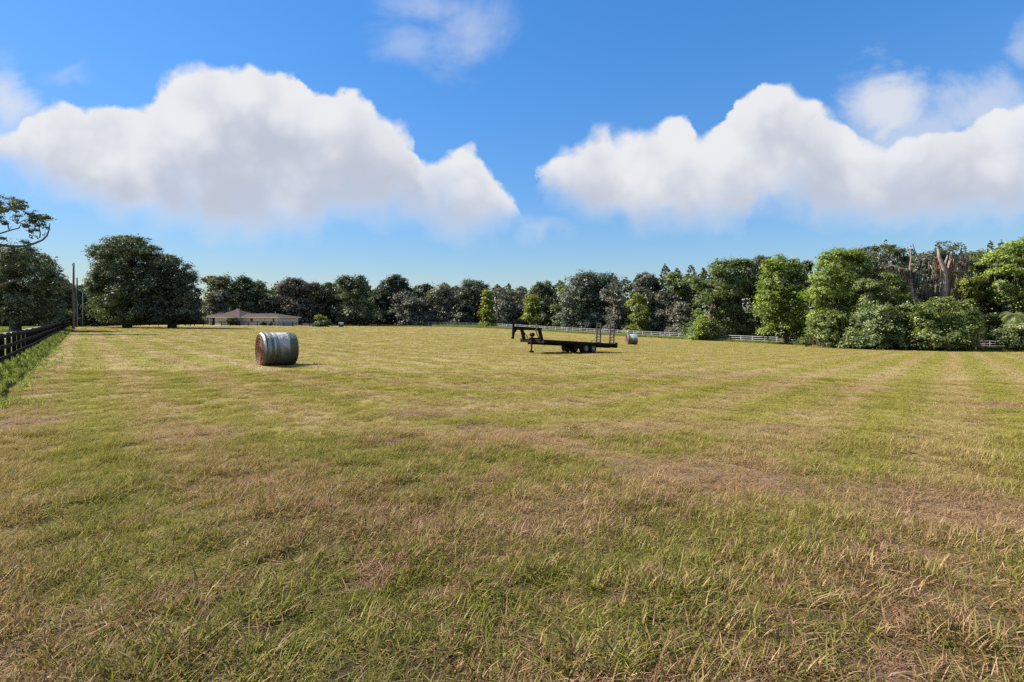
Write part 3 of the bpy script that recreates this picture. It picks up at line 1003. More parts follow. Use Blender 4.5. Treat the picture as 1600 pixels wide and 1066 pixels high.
tree('broad dark oak beyond the lane, left of the utility poles, cut by the left edge', -50, 98, 386, 508, 82, 'oak', dens=4.6,
     lobes=[(-25, 430, 40, 40), (5, 405, 26, 22), (28, 402, 22, 16), (50, 416, 24, 24), (68, 435, 22, 26), (84, 452, 14, 26), (40, 445, 34, 30),
            (10, 450, 34, 34), (62, 466, 28, 24), (20, 478, 36, 20), (-20, 475, 36, 26), (85, 480, 12, 18), (72, 401, 14, 5), (80, 412, 12, 5), (0, 492, 30, 12), (45, 492, 34, 12), (82, 496, 14, 8)], moss=60)
tree('dull dark tree just left of the utility poles, behind the lane', 72, 114, 443, 506, 128, 'dark', 'round', 12)
tree('dark tree filling the gap between the utility poles and the big oak', 104, 156, 448, 506, 138, 'dark', 'dome', 14)
tree('massive live oak with layered crown just right of the utility poles', 136, 262, 370, 507, 112, 'oak', dens=5.0, trunk_top=.6,
     lobes=[(197, 380, 34, 10), (178, 392, 26, 13), (220, 394, 26, 12), (155, 402, 17, 16), (205, 405, 34, 16), (240, 410, 18, 14), (160, 425, 22, 18),
            (190, 428, 30, 22), (225, 430, 26, 22), (150, 450, 16, 22), (178, 455, 28, 24), (212, 460, 30, 26), (243, 462, 24, 24), (152, 478, 14, 18),
            (175, 485, 24, 20), (205, 488, 26, 18), (238, 490, 24, 16), (146, 462, 9, 14), (196, 374, 18, 5), (232, 400, 22, 6), (160, 497, 18, 9), (190, 499, 24, 8), (222, 499, 24, 8), (176, 501, 14, 6), (206, 501, 14, 6), (198, 502, 14, 6)], limbs=14, lobe_k=.84)
tree('rounded black-green oak shading the left end of the house, right half of the big clump', 220, 318, 399, 508, 110, 'dark', dens=5.0, trunk_top=.6,
     lobes=[(262, 411, 20, 12), (283, 420, 18, 16), (248, 425, 20, 18), (268, 438, 24, 20), (294, 442, 14, 18), (245, 455, 24, 24), (275, 465, 26, 24),
            (300, 465, 13, 20), (250, 485, 28, 20), (285, 488, 26, 18), (306, 488, 10, 16), (226, 470, 18, 26), (230, 490, 20, 16), (258, 404, 12, 6), (245, 499, 24, 8), (275, 499, 26, 8), (302, 498, 14, 8), (260, 501, 14, 6), (272, 502, 14, 6), (288, 501, 14, 6)], limbs=12, lobe_k=.88)
tree('olive tree peeping out between the big oak and the house roof', 318, 366, 431, 500, 166, 'olive', 'tall', 14)
tree('pale low tree leaning over the left wing of the house roof', 322, 356, 455, 502, 160, 'grey', 'round', 10)
tree('round dark green tree behind the middle of the house', 354, 434, 436, 505, 172, 'oak', 'dome', 20)
tree('mossy brownish-grey tree behind the right end of the house', 426, 500, 437, 505, 174, 'brown', 'dome', 18, moss=40)
tree('small dark tree right of the mossy grey tree, behind the picket fence', 488, 532, 446, 504, 180, 'dark', 'round', 12)
tree('tall dark tree with a lit left edge, straight behind the farthest bale', 521, 586, 432, 505, 176, 'oak', 'dome', 18)
tree('dark rounded tree at the left end of the white fence', 580, 640, 433, 503, 196, 'dark', 'dome', 16)
tree('grey feathery low tree hanging over the left end of the white fence', 608, 668, 457, 503, 190, 'grey', 'dome', 16)
tree('small dark treetop showing behind the grey feathery low tree', 642, 680, 446, 504, 206, 'dark', 'round', 10)
tree('dusky grey-green tree right of the grey feathery low tree', 662, 722, 448, 504, 192, 'grey', 'round', 16)
tree('dark double-crowned tree left of the slim pale cedar', 714, 768, 440, 506, 190, 'blue', 'dome', 16)
tree('slim pale green cedar with pointed top, left of the trailer', 748, 774, 454, 507, 176, 'yellow', 'cone', 16, name='cedar_tree')
tree('low dark grey tree between the two pale young trees', 768, 828, 451, 509, 182, 'grey', 'dome', 16)
tree('young yellow-green tree right behind the front of the trailer', 817, 841, 462, 510, 164, 'yellow', 'tall', 12, bark=BARK_PALE, t0=.2)
tree('dark olive tree rising behind the gooseneck of the trailer', 826, 874, 442, 511, 174, 'oak', 'round', 14)
tree('narrow green tree above the middle of the trailer deck', 862, 898, 446, 513, 166, 'mid', 'round', 12)
tree('largest blue-grey dome of leaves behind the trailer wheels', 876, 990, 429, 516, 152, 'blue', 'dome', 26)
tree('pale twiggy tree directly behind the trailer ramps', 942, 978, 441, 516, 141, 'grey', 'tall', 12, bark=BARK_PALE, dens=3.0)
tree('bright yellow-green young tree above the round bale right of the trailer', 982, 1013, 460, 519, 134, 'yellow', 'round', 13)
tree('dark blue-green tree right behind the bright young yellow-green tree', 990, 1044, 429, 520, 144, 'blue', 'round', 16)
tree('tall dark tree with flat top, second right of the yellow-green young tree', 1032, 1086, 428, 522, 141, 'mid', 'tall', 16)
tree('pinkish grey mossy small tree under the flat-topped dark tree', 1026, 1058, 458, 521, 132, 'brown', 'tall', 10, moss=25, dens=3.5)
tree('grey-green bush against the white fence right of the lone bale', 1044, 1084, 474, 523, 126, 'grey', 'shrub', 10)
tree('tall feathery green tree, left one of the pair in the middle right tree line', 1078, 1146, 409, 527, 119, 'mid', 'round', 26, spread=1.9)
tree('tall feathery green tree, right one of the pair in the middle right tree line', 1124, 1184, 407, 528, 121, 'mid', 'round', 22, spread=1.9)
tree('light green shrub at the foot of the feathery pair', 1074, 1106, 486, 525, 114, 'bright', 'shrub', 8, name='shrub', cat='shrub')
tree('bluish tall tree between the feathery pair and the bright green tree', 1162, 1218, 403, 528, 124, 'blue', 'tall', 18)
tree('vivid green tall tree, brightest in the right half of the tree line', 1184, 1264, 402, 532, 103, 'bright', dens=5.0,
     lobes=[(1222, 412, 20, 12), (1204, 424, 16, 14), (1238, 424, 18, 14), (1222, 440, 26, 18), (1198, 448, 16, 14), (1248, 446, 16, 16), (1208, 470, 22, 20),
            (1236, 468, 24, 22), (1202, 495, 18, 18), (1228, 500, 24, 22), (1250, 495, 14, 22), (1212, 518, 20, 14), (1240, 520, 20, 14)])
tree('dark tree in the shaded gap right of the vivid green tree', 1240, 1288, 411, 533, 113, 'dark', 'round', 16)
tree('large bright leafy oak, grey moss on its left, near the end of the white fence', 1262, 1350, 394, 540, 90, 'bright', dens=5.2, moss=160,
     lobes=[(1316, 404, 26, 11), (1300, 420, 24, 16), (1332, 418, 20, 16), (1296, 440, 26, 16), (1328, 442, 22, 18), (1280, 460, 18, 14), (1308, 466, 26, 18), (1338, 470, 16, 22),
            (1282, 490, 16, 16), (1312, 496, 26, 20), (1338, 505, 16, 22), (1290, 518, 20, 16), (1322, 524, 22, 16)])
mossy = tree('mossy oak with dark bare boughs showing along its top, left of the dead trunk', 1318, 1424, 384, 542, 94, 'oak', dens=3.2, moss=240, limbs=16,
     lobes=[(1338, 396, 16, 7), (1362, 391, 12, 6), (1384, 390, 12, 6), (1402, 397, 9, 6), (1412, 408, 8, 6), (1352, 408, 16, 10), (1376, 408, 10, 6), (1390, 428, 22, 14), (1350, 440, 22, 18),
            (1412, 440, 16, 18), (1378, 460, 24, 20), (1345, 480, 22, 20), (1400, 480, 22, 20), (1370, 505, 24, 20)])
tree('rounded mid green tree in front of the mossy oak', 1338, 1422, 428, 544, 85, 'shrub', dens=5.0,
     lobes=[(1380, 438, 24, 12), (1360, 452, 22, 14), (1400, 456, 18, 14), (1372, 476, 28, 18), (1408, 482, 16, 18), (1350, 488, 16, 18), (1390, 504, 26, 20), (1356, 516, 20, 18)], moss=60)
tree('olive bush under the bright oak, covering the end of the white fence', 1258, 1336, 488, 543, 86, 'shrub', 'shrub', 18, name='bush', cat='bush', moss=130, dens=5.5)
tree('low green bush left of centre in the right-hand thicket', 1330, 1404, 474, 547, 80, 'mid', 'shrub', 18, name='bush', cat='bush', dens=5.5)
tree('leafy green bush below the reddish mossy trunk', 1392, 1448, 476, 548, 79, 'mid', 'shrub', 16, name='bush', cat='bush', dens=5.5)
tree('widest pale green bush, right under the broken dead trunk', 1424, 1534, 470, 549, 78, 'shrub', dens=5.5, name='bush', cat='bush',
     lobes=[(1452, 484, 22, 12), (1478, 478, 18, 10), (1505, 490, 20, 14), (1442, 505, 18, 18), (1470, 504, 24, 18), (1500, 512, 24, 18), (1522, 505, 12, 14), (1450, 530, 26, 16), (1490, 532, 30, 15), (1520, 532, 16, 14), (1462, 474, 9, 8), (1512, 478, 10, 8)], lobe_k=.88, moss=40)
tree('dark shaded tree filling the gap behind the broken dead tree', 1424, 1508, 398, 546, 100, 'dark', 'tall', 18)
tree('leafy dark oak with light tips just right of the dead trunk', 1502, 1568, 392, 546, 92, 'mid', dens=5.0, moss=70,
     lobes=[(1530, 404, 18, 10), (1550, 412, 18, 14), (1520, 422, 16, 14), (1545, 435, 22, 16), (1512, 448, 12, 10), (1530, 460, 22, 16), (1556, 462, 16, 16), (1545, 488, 22, 18)])
tree('big spreading oak cut by the right edge of the photo', 1548, 1668, 379, 548, 88, 'bright', dens=4.6, moss=170, limbs=14,
     lobes=[(1580, 391, 20, 11), (1605, 388, 26, 12), (1565, 408, 20, 14), (1595, 412, 26, 16), (1630, 405, 26, 18), (1572, 434, 22, 16), (1605, 440, 26, 18), (1640, 435, 24, 22),
            (1580, 462, 24, 16), (1612, 470, 26, 18), (1645, 475, 22, 22), (1596, 496, 22, 16), (1630, 505, 28, 20)])
tree('thin yellow-green sapling squeezed between the dead trunk and the leafy dark oak', 1498, 1534, 434, 475, 87, 'yellow', dens=4.0, base_z=-3.0,
     lobes=[(1510, 442, 12, 6), (1524, 440, 9, 6), (1512, 456, 10, 8), (1520, 464, 8, 8)])
tree('pale green shrub in the bottom right corner of the thicket', 1558, 1622, 506, 549, 77, 'palm', 'shrub', 14, name='shrub', cat='shrub', dens=5.0)

bh_ = MB()
s_ = 94 / FPX
for st in ([(1424, 446, 3), (1410, 424, 2.2), (1392, 413, 1.8), (1372, 416, 1.2), (1352, 410, .7)], [(1406, 421, 1.6), (1396, 404, 1.1), (1399, 388, .5)], [(1424, 440, 2.6), (1428, 412, 1.7), (1420, 394, 1), (1417, 382, .5)],
           [(1390, 413, 1.2), (1374, 399, .8), (1360, 391, .4)], [(1428, 414, 1.2), (1440, 402, .8), (1448, 400, .4)], [(1372, 416, .9), (1380, 402, .6), (1384, 388, .3)], [(1352, 412, .7), (1338, 402, .5), (1326, 396, .3)]):
    bh_.tube([((px - 800) * s_ - mossy.location.x, -1.4, CAMZ - (py - HOR) * s_ - mossy.location.z) for px, py, r in st], [r * s_ * .8 for _, _, r in st], 7)
bh_.build('bough', BARK, mossy, True)

# palm with drooping fronds at the right edge
rg = np.random.default_rng(55)
pd = 78.5
pX = (1586 - 800) * pd / FPX
pz = T(pX, pd)
palm = tag(empty('palm_tree', (pX, pd, pz)), 'pale palm with drooping fronds near the right edge of the photo', 'palm')
MB().tube([(0, 0, -.2), (.05, 0, 1.6), (.0, 0, 3.3), (.05, 0, 5.2)], [.26, .2, .18, .16], 9).build('trunk', BARK_PALE, palm, True)
fr_me = []
for q in range(3):
    V, F, ti = [], [], []
    o_ = 0
    nseg = 12
    spine = []
    a, ln = math.radians(35 + 12 * q), 2.3
    p = Vector((0, 0, 0))
    for k in range(nseg + 1):
        spine.append(p.copy())
        ang = a - k / nseg * math.radians(125)
        p = p + Vector((math.cos(ang), 0, math.sin(ang))) * ln / nseg
    for k in range(1, nseg):
        for sgn in (-1, 1):
            for h in (0, .5):
                b0 = spine[k].lerp(spine[k + 1], h)
                dl = Vector((.35, sgn * .8, -.45)).normalized() * (.75 * math.sin(math.pi * (k + h) / nseg * .85 + .25))
                t1 = (spine[k + 1] - spine[k]).normalized() * .035
                V += [b0 - t1, b0 + t1, b0 + dl]
                F.append((o_, o_ + 1, o_ + 2))
                o_ += 3
    V = np.array([tuple(p_) for p_ in V])
    fr_me.append(np_mesh('frond', V, np.array(F), L['palm'], False, {'rnd': rg.uniform(0, 1, len(V)), 'tint': rg.uniform(0, 1, len(V))}))
for k in range(26):
    link('frond', fr_me[k % 3], palm, (0.05, 0, 5.15), (0, rg.uniform(-.35, .6), k * 2.4 + rg.uniform(-.2, .2)))

# dead broken trunks wrapped in dry vines, behind the widest bush
def stem_px(mb, pts, d, X0, z0, n=8, ydev=0.0):
    """pts: (px, py, radius px); tubes in the tree's own frame"""
    s = d / FPX
    mb.tube([((px - 800) * s - X0, ydev * k, CAMZ - (py - HOR) * s - z0) for k, (px, py, r) in enumerate(pts)], [r * s * .85 for _, _, r in pts], n)


def dead_tree(label, d, pxc, stems, vine_px, moss_px, leaf_lobes, nleaf):
    TREE_N[0] += 1
    rg = np.random.default_rng(4000 + TREE_N[0])
    s = d / FPX
    X0 = (pxc - 800) * s
    z0 = T(X0, d)
    root = tag(empty('dead_tree', (X0, d, z0)), label, 'tree')
    mb = MB()
    for k, st in enumerate(stems):
        stem_px(mb, st, d, X0, z0, 9, 0.12 * ((k % 3) - 1))
    mb.build('trunk', BARK_DEAD, root, True)
    st = []
    for (xa, ya, xb, yb, n_, rj) in vine_px:
        f = rg.uniform(0, 1, n_)
        X = (xa + (xb - xa) * f + rg.normal(0, rj, n_) - 800) * s - X0
        Z = CAMZ - (ya + (yb - ya) * f - HOR) * s - z0
        st.append(np.stack([X, rg.uniform(-.55, .25, n_), Z], -1))
    st = np.concatenate(st)
    V, F, r, ti = moss_strands(rg, st, .6, 2.2, .2)
    V[:, 2] = np.maximum(V[:, 2], .1)
    link('dead_vines', np_mesh('dead_vines', V, F, L['vine'], False, {'rnd': r, 'tint': ti}), root)['kind'] = 'stuff'
    st = []
    for (xa, ya, xb, yb, n_, rj) in moss_px:
        f = rg.uniform(0, 1, n_)
        st.append(np.stack([(xa + (xb - xa) * f + rg.normal(0, rj, n_) - 800) * s - X0, rg.uniform(-.8, .5, n_), CAMZ - (ya + (yb - ya) * f - HOR) * s - z0], -1))
    st = np.concatenate(st)
    V, F, r, ti = moss_strands(rg, st, .8, 2.6, .25)
    V[:, 2] = np.maximum(V[:, 2], .1)
    link('spanish_moss', np_mesh('spanish_moss', V, F, L['moss'], False, {'rnd': r, 'tint': ti}), root)['kind'] = 'stuff'
    if leaf_lobes:
        lb = [((px - 800) * s - X0, .6, CAMZ - (py - HOR) * s - z0, rx * s, rx * s, ry * s) for px, py, rx, ry in leaf_lobes]
        V, F, r, ti = leaf_cloud(rg, lb, nleaf, .3)
        link('crown', np_mesh('crown', V, F, L['oak'], False, {'rnd': r, 'tint': ti}), root)
    return root


dead_tree('broken dead tree with several bare reddish stubs wrapped in dry vines', 88, 1474,
          [[(1474, 545, 7), (1473, 505, 6.2), (1472, 470, 6), (1473, 440, 5.5), (1471, 424, 4.4), (1467, 412, 3.4), (1462, 402, 2.5), (1459, 390, 1.3)],
           [(1463, 405, 2.2), (1456, 400, 1.5), (1447, 395, .7)],
           [(1476, 434, 4.4), (1481, 424, 3.3), (1486, 410, 2.4), (1489, 396, 1.8), (1496, 382, 1.1), (1494, 377, .5)],
           [(1474, 428, 2.8), (1475, 414, 2), (1479, 399, 1)],
           [(1497, 545, 3.4), (1496, 500, 3), (1493, 470, 2.8), (1497, 440, 2.4), (1500, 415, 2.5), (1504, 402, 2), (1503, 393, .8)],
           [(1488, 424, 1.8), (1496, 408, 1.3), (1503, 396, .8), (1512, 390, .4)],
           [(1476, 428, 2), (1488, 424, 1.8), (1500, 425, 1.4)], [(1472, 436, 2), (1460, 426, 1.2), (1453, 414, .6)]],
          [(1472, 414, 1474, 472, 210, 5), (1461, 397, 1470, 420, 40, 2), (1502, 398, 1496, 470, 100, 2), (1488, 402, 1484, 420, 40, 2)],
          [(1457, 400, 1462, 450, 45, 3), (1486, 430, 1490, 475, 60, 4), (1484, 465, 1488, 490, 14, 3), (1504, 396, 1508, 420, 24, 3)],
          [(1486, 384, 11, 7), (1478, 392, 8, 5), (1497, 388, 8, 6), (1512, 394, 10, 4)], 420)
dead_tree('shorter reddish dead trunk draped in grey moss beside the mossy oak', 89, 1424,
          [[(1424, 545, 5), (1423, 500, 4), (1423, 465, 3.6), (1420, 440, 2.8), (1418, 422, 1.8), (1419, 405, 1.1), (1417, 387, .6)],
           [(1420, 430, 3), (1405, 420, 2.4), (1392, 415, 1.8), (1380, 420, 1)],
           [(1422, 430, 3), (1432, 422, 2), (1440, 425, 1)]],
          [(1416, 420, 1424, 466, 110, 6), (1446, 440, 1454, 462, 30, 5)],
          [(1404, 420, 1440, 430, 60, 6), (1380, 415, 1410, 420, 30, 5)], None, 0)

# tall open tree standing left of the frame, two twisted limbs reach into view
d_ = 68.0
s_ = d_ / FPX
X0 = (-48 - 800) * s_
z0 = T(X0, d_)
rg = np.random.default_rng(77)
lt = tag(empty('tree', (X0, d_, z0)), 'tall open tree whose twisted limbs reach in high at the left edge of the photo', 'tree')
mb = MB()
for st in ([(-48, 512, 11), (-47, 460, 8.5), (-50, 410, 7), (-45, 360, 5), (-50, 315, 3), (-46, 296, 1)],
           [(-48, 420, 5.5), (-28, 396, 4), (0, 383, 2.6), (18, 385, 2.4), (36, 384, 2.1), (50, 379, 1.8), (60, 374, 1.6), (66, 367, 1.3), (68.5, 357, 1), (68, 347, .7)],
           [(-46, 395, 4), (-25, 372, 2.2), (0, 364, 1.3), (14, 359, 1.2), (25, 356, 1), (27, 350, .7)],
           [(62, 372, 1.1), (62, 364, .9), (58, 352, .6)], [(-45, 365, 3), (-20, 338, 2), (0, 332, 1.3), (20, 325, .9), (33, 326, .6)],
           [(27, 350, .7), (36, 344, .6), (48, 340, .5), (60, 338, .4)], [(-49, 390, 4), (-80, 360, 2.5), (-110, 345, 1.2)], [(-48, 350, 3), (-75, 320, 2), (-100, 305, 1)],
           [(-40, 470, 5), (-10, 450, 3), (10, 442, 2), (25, 437, 1)]):
    stem_px(mb, st, d_, X0, z0, 8, 0.1)
lob = [(4, 308, 9, 5), (14, 314, 10, 6), (24, 318, 10, 7), (33, 322, 8, 7), (10, 325, 9, 6), (22, 330, 10, 5), (36, 329, 5, 6), (2, 330, 6, 6), (26, 341, 7, 5), (15, 341, 6, 3), (6, 349, 4, 3), (15, 350, 4, 4),
       (42, 338, 7, 4), (52, 337, 7, 4), (45, 348, 8, 5), (55, 345, 8, 7), (62, 341, 5, 6), (72, 345, 6, 6), (68, 350, 5, 4), (60, 355, 6, 5), (48, 355, 5, 4), (54, 362, 6, 4), (72, 364, 4, 2.5),
       (52, 370, 5, 4), (60, 334, 3, 3), (58, 352, 5, 5), (77, 343, 3, 4), (20, 378, 10, 4), (8, 376, 10, 4), (40, 381, 8, 4),
       (-30, 320, 24, 14), (-60, 305, 26, 12), (-90, 320, 26, 16), (-20, 345, 18, 12), (-75, 345, 26, 14), (-110, 345, 20, 14), (-45, 300, 18, 8)]
knots = [(0, 383), (18, 385), (36, 384), (50, 379), (60, 374), (66, 367), (68.5, 357), (68, 347), (0, 364), (14, 359), (25, 356), (27, 350), (36, 344), (48, 340), (58, 352), (0, 332), (20, 325), (33, 326), (-45, 365), (-20, 338), (-80, 360), (-75, 320)]
for px, py, rx, ry in lob:
    a = min(knots, key=lambda q: (q[0] - px) ** 2 + (q[1] - py) ** 2)
    for q in range(2):
        e = (px + rx * rg.uniform(-.8, .8), py - ry * rg.uniform(-.6, .8))
        mid_ = ((a[0] + e[0]) / 2 + rg.normal(0, 2), (a[1] + e[1]) / 2 + rg.normal(0, 2))
        stem_px(mb, [(a[0], a[1], .7), (mid_[0], mid_[1], .5), (e[0], e[1], .22)], d_, X0, z0, 5, 0.1)
mb.build('trunk', BARK, lt, True)
lb = [((px - 800) * s_ - X0, rg.normal(0, .5), CAMZ - (py - HOR) * s_ - z0, rx * s_, rx * s_, ry * s_) for px, py, rx, ry in lob]
V, F, r, ti = leaf_cloud(rg, lb, 9500, .24, inner=.4, per=9, spread=1.1)
link('crown', np_mesh('crown', V, F, L['oak'], False, {'rnd': r, 'tint': ti}), lt)

# the wood behind, read as one mass
path = [(-420, 95, 420), (-150, 118, 436), (80, 150, 448), (140, 155, 448), (290, 182, 470), (322, 190, 468), (345, 192, 456), (430, 195, 449), (530, 202, 444), (640, 218, 448), (760, 205, 452),
        (880, 190, 448), (1000, 166, 434), (1090, 150, 420), (1200, 136, 412), (1285, 122, 413), (1320, 114, 404), (1400, 108, 396), (1500, 106, 394), (1600, 101, 390), (1800, 94, 378), (2100, 88, 360)]
pa = np.array(path, float)
rg = np.random.default_rng(91)
n = 150000
px = rg.uniform(-420, 2100, n)
dd = np.interp(px, pa[:, 0], pa[:, 1]) + rg.uniform(-3.5, 4.5, n)
low = rg.uniform(0, 1, n) < .3
dd = np.where(low, dd - 7, dd)
tz = CAMZ - (np.interp(px, pa[:, 0], pa[:, 2]) - HOR) * dd / FPX
X = (px - 800) / FPX * dd
gz = terr(X, dd)
wob = 1 + .10 * np.sin(px * .11) * np.sin(px * .037 + 1) + .07 * np.sin(px * .31)
top = (tz - gz) * wob
c = np.stack([X, dd, gz + np.where(low, np.minimum(top * .45, 4.5), top) * rg.uniform(0, 1, n) ** .95], -1)
nrm = rg.normal(0, .6, (n, 3)) + np.array([0, -.4, .4])
nrm /= np.linalg.norm(nrm, axis=1, keepdims=True)
t1 = np.cross(nrm, rg.normal(0, 1, (n, 3)))
t1 /= np.linalg.norm(t1, axis=1, keepdims=True)
b1 = np.cross(nrm, t1)
sz = (.0062 * dd * rg.uniform(.6, 1.3, n))[:, None]
V = np.stack([c + t1 * sz * .5, c + b1 * sz * .36, c - t1 * sz * .5, c - b1 * sz * .36], 1).reshape(-1, 3)
woods = link('distant_woods', np_mesh('distant_woods', V, np.arange(4 * n).reshape(-1, 4), L['dark'], False,
             {'rnd': np.repeat(rg.uniform(0, 1, n), 4), 'tint': np.repeat(np.clip(rg.normal(.4, .25, n), 0, 1), 4)}))
tag(woods, 'deep shaded wood closing the view behind the nearer trees', kind='stuff')

# ------------------------------------------------------------------ board fences
BLACK = worn('black_fence_paint', (0.006, 0.005, 0.005), (0.016, 0.012, 0.011), 3.0, 0.92, 0, 0.4, 0.01)
WHITE = worn('white_fence_paint', (0.46, 0.46, 0.45), (0.28, 0.27, 0.26), 2.0, 0.55, 0, 0.2, 0.004)


def board_fence(label, pts, heights, material, post_h, pw, bh, bay=2.44, bays=2, cap=False):
    """posts every bay along a line on the ground, boards two bays long"""
    root = tag(empty('board_fence', (pts[0][0], pts[0][1], T(*pts[0]))), label, 'fence')
    O = root.location.copy()
    seg = [(Vector(a), Vector(b)) for a, b in zip(pts[:-1], pts[1:])]
    stn = []
    for k, (a, b) in enumerate(seg):
        L_ = (b - a).length
        m = max(1, round(L_ / bay))
        stn += [a.lerp(b, q / m) for q in range(m)]
    stn.append(Vector(pts[-1]))
    pm = MB()
    pm.box(-pw / 2, pw / 2, -pw / 2, pw / 2, -.35, post_h)
    pm.add([(-pw / 2, -pw / 2, post_h), (pw / 2, -pw / 2, post_h), (pw / 2, pw / 2, post_h), (-pw / 2, pw / 2, post_h), (0, 0, post_h + .04)], [(0, 1, 4), (1, 2, 4), (2, 3, 4), (3, 0, 4)])
    pme = pm.mesh('post', material)
    r_ = random.Random(len(stn))
    W3 = [Vector((p.x, p.y, T(p.x, p.y))) for p in stn]
    for k, p in enumerate(W3):
        q = W3[min(k + 1, len(W3) - 1)] - W3[max(k - 1, 0)]
        link('post', pme, root, p - O, (r_.uniform(-.015, .015), r_.uniform(-.015, .015), math.atan2(q.y, q.x)))
    bme = MB().box(0, 1, -.014, .014, -bh / 2, bh / 2).mesh('board', material)
    for k in range(0, len(W3) - 1, bays):
        a, b = W3[k], W3[min(k + bays, len(W3) - 1)]
        dv = b - a
        side = Vector((-dv.y, dv.x, 0)).normalized() * -(pw / 2 + .016)
        for h in heights:
            o = link('board', bme, root)
            p0 = a + side + Vector((0, 0, h + r_.uniform(-.012, .012))) - O
            o.rotation_mode = 'QUATERNION'
            o.rotation_quaternion = dv.to_track_quat('X', 'Z')
            o.location = p0
            o.scale = (dv.length + .004, 1, 1)
    return root


board_fence('black three-board fence running along the left side of the field', [fence_pt(-14), fence_pt(152)], (.42, .87, 1.31), BLACK, 1.40, .15, .16)
e0 = fence_pt(152)
board_fence('dark low rail fence crossing in front of the house', [(e0[0] + .8, e0[1] + .8), (-57.5, 140.0), (-43.0, 164.0), (-43.5, 186)], (.5, .88, 1.25), BLACK, 1.32, .13, .13)
board_fence('white three-rail fence along the far side of the field below the trees', [(-42.0, 189.0), (-9.0, 178.0), (17.0, 143.0), (43.0, 118.0), (61.5, 94.0), (84.0, 83.0)],
            (.48, .88, 1.28), WHITE, 1.34, .11, .10)

# ------------------------------------------------------------------ house beyond the dark fence
WALL = worn('cream_wall', (0.52, 0.48, 0.43), (0.60, 0.56, 0.50), 1.2, 0.8, 0, 0.15, 0.004)
ROOF = worn('mauve_brown_shingle', (0.062, 0.044, 0.042), (0.095, 0.068, 0.064), 1.6, 0.9, 0, 0.4, 0.02)
TRIM = worn('white_trim', (0.74, 0.74, 0.72), (0.66, 0.66, 0.64), 2.0, 0.6, 0, 0.05, 0.002)
GLASS = mat('window_glass', lambda t: principled(t, (0.02, 0.025, 0.03), 0.08, 0.0, None, 0.8))
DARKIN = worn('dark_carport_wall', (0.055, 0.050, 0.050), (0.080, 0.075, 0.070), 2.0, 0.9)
HX, HY = -78.0, 150.0
hz = T(HX, HY) - .12
house = tag(empty('house', (HX, HY, hz), (0, 0, math.radians(-14))), 'long low cream house with mauve-brown hip roof at the far left of the field', 'house')
# wall with openings cut as recesses: built from strips around the windows
wx0, wx1, wh = -10.9, 10.8, 2.45
wins = [(1.4, 2.65), (9.05, 9.9)]
mb = MB()
xs_ = [wx0, 1.4, 2.65, 9.05, 9.9, wx1]
for a, b in zip(xs_[:-1], xs_[1:]):
    if (a, b) in wins:
        mb.box(a, b, 0, .2, 0, 1.05).box(a, b, 0, .2, 2.15, wh)
    else:
        mb.box(a, b, 0, .2, 0, wh)
mb.box(wx1 - .2, wx1, .2, 9, 0, wh).box(wx0, wx0 + .2, .2, 9, 0, wh).box(wx0, wx1, 9, 9.2, 0, wh)
mb.build('wall', WALL, house)
for a, b in wins:
    w_ = MB()
    w_.box(a, a + .07, -.03, .12, 1.05, 2.15).box(b - .07, b, -.03, .12, 1.05, 2.15).box(a + .07, b - .07, -.03, .12, 1.05, 1.12).box(a + .07, b - .07, -.03, .12, 2.08, 2.15)
    w_.box(a + .07, b - .07, .0, .08, 1.58, 1.63)
    wo_ = w_.build('window', TRIM, house)
    MB().box(a + .07, b - .07, .09, .1, 1.12, 2.08).build('pane', GLASS, wo_)
    MB().box(a - .08, b + .08, -.09, -.002, .98, 1.05).build('sill', TRIM, wo_)


def hip(mb, x0, x1, y0, y1, z, rx0, rx1, ry, rz, th=.06):
    e = [(x0, y0, z), (x1, y0, z), (x1, y1, z), (x0, y1, z), (rx0, ry, rz), (rx1, ry, rz)]
    mb.add(e, [(0, 1, 5, 4), (1, 2, 5), (2, 3, 4, 5), (3, 0, 4), (3, 2, 1, 0)])


mb = MB()
hip(mb, -3.6, 11.5, -.6, 9.8, 2.52, -5.5, 6.6, 4.6, 3.62)
hip(mb, -11.5, -1.2, -.9, 9.9, 2.525, -7.0, -5.9, 4.0, 4.75)
hip(mb, -16.2, -10.2, 1.2, 9.4, 2.60, -15.0, -10.6, 5.0, 3.95)
rf = mb.build('roof', ROOF, house)
fa = MB()
fa.box(-1.3, 11.53, -.66, -.61, 2.36, 2.55).box(-11.55, -1.3, -.97, -.91, 2.36, 2.56).box(-16.25, -11.6, 1.13, 1.19, 2.45, 2.63).box(11.51, 11.56, -.6, 9.8, 2.36, 2.55)
fa.build('fascia', TRIM, house)
MB().box(-6.9, -6.0, 3.8, 4.4, 4.5, 5.05).build('chimney', WALL, rf)
MB().tube([(6.4, 4.6, 3.5), (6.4, 4.6, 4.1)], .06, 8).build('vent_pipe', TRIM, rf)
MB().box(-10.7, 10.8, -.55, 0, 2.34, 2.37).build('soffit', TRIM, house)
# carport on the left
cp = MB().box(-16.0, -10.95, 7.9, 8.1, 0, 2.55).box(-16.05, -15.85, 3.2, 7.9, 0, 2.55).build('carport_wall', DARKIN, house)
MB().box(-16.0, -14.6, 2.9, 3.1, 0, 2.5).build('wall', WALL, house)
MB().box(-11.9, -10.95, 2.2, 2.4, 0, 2.5).build('wall', WALL, house)
for x in (-14.4, -12.1):
    MB().box(x - .08, x + .08, 1.5, 1.66, 0, 2.55).build('post', TRIM, house)
MB().box(-10.9, 10.8, -.35, -.01, 0, .12).build('footing', TRIM, house)

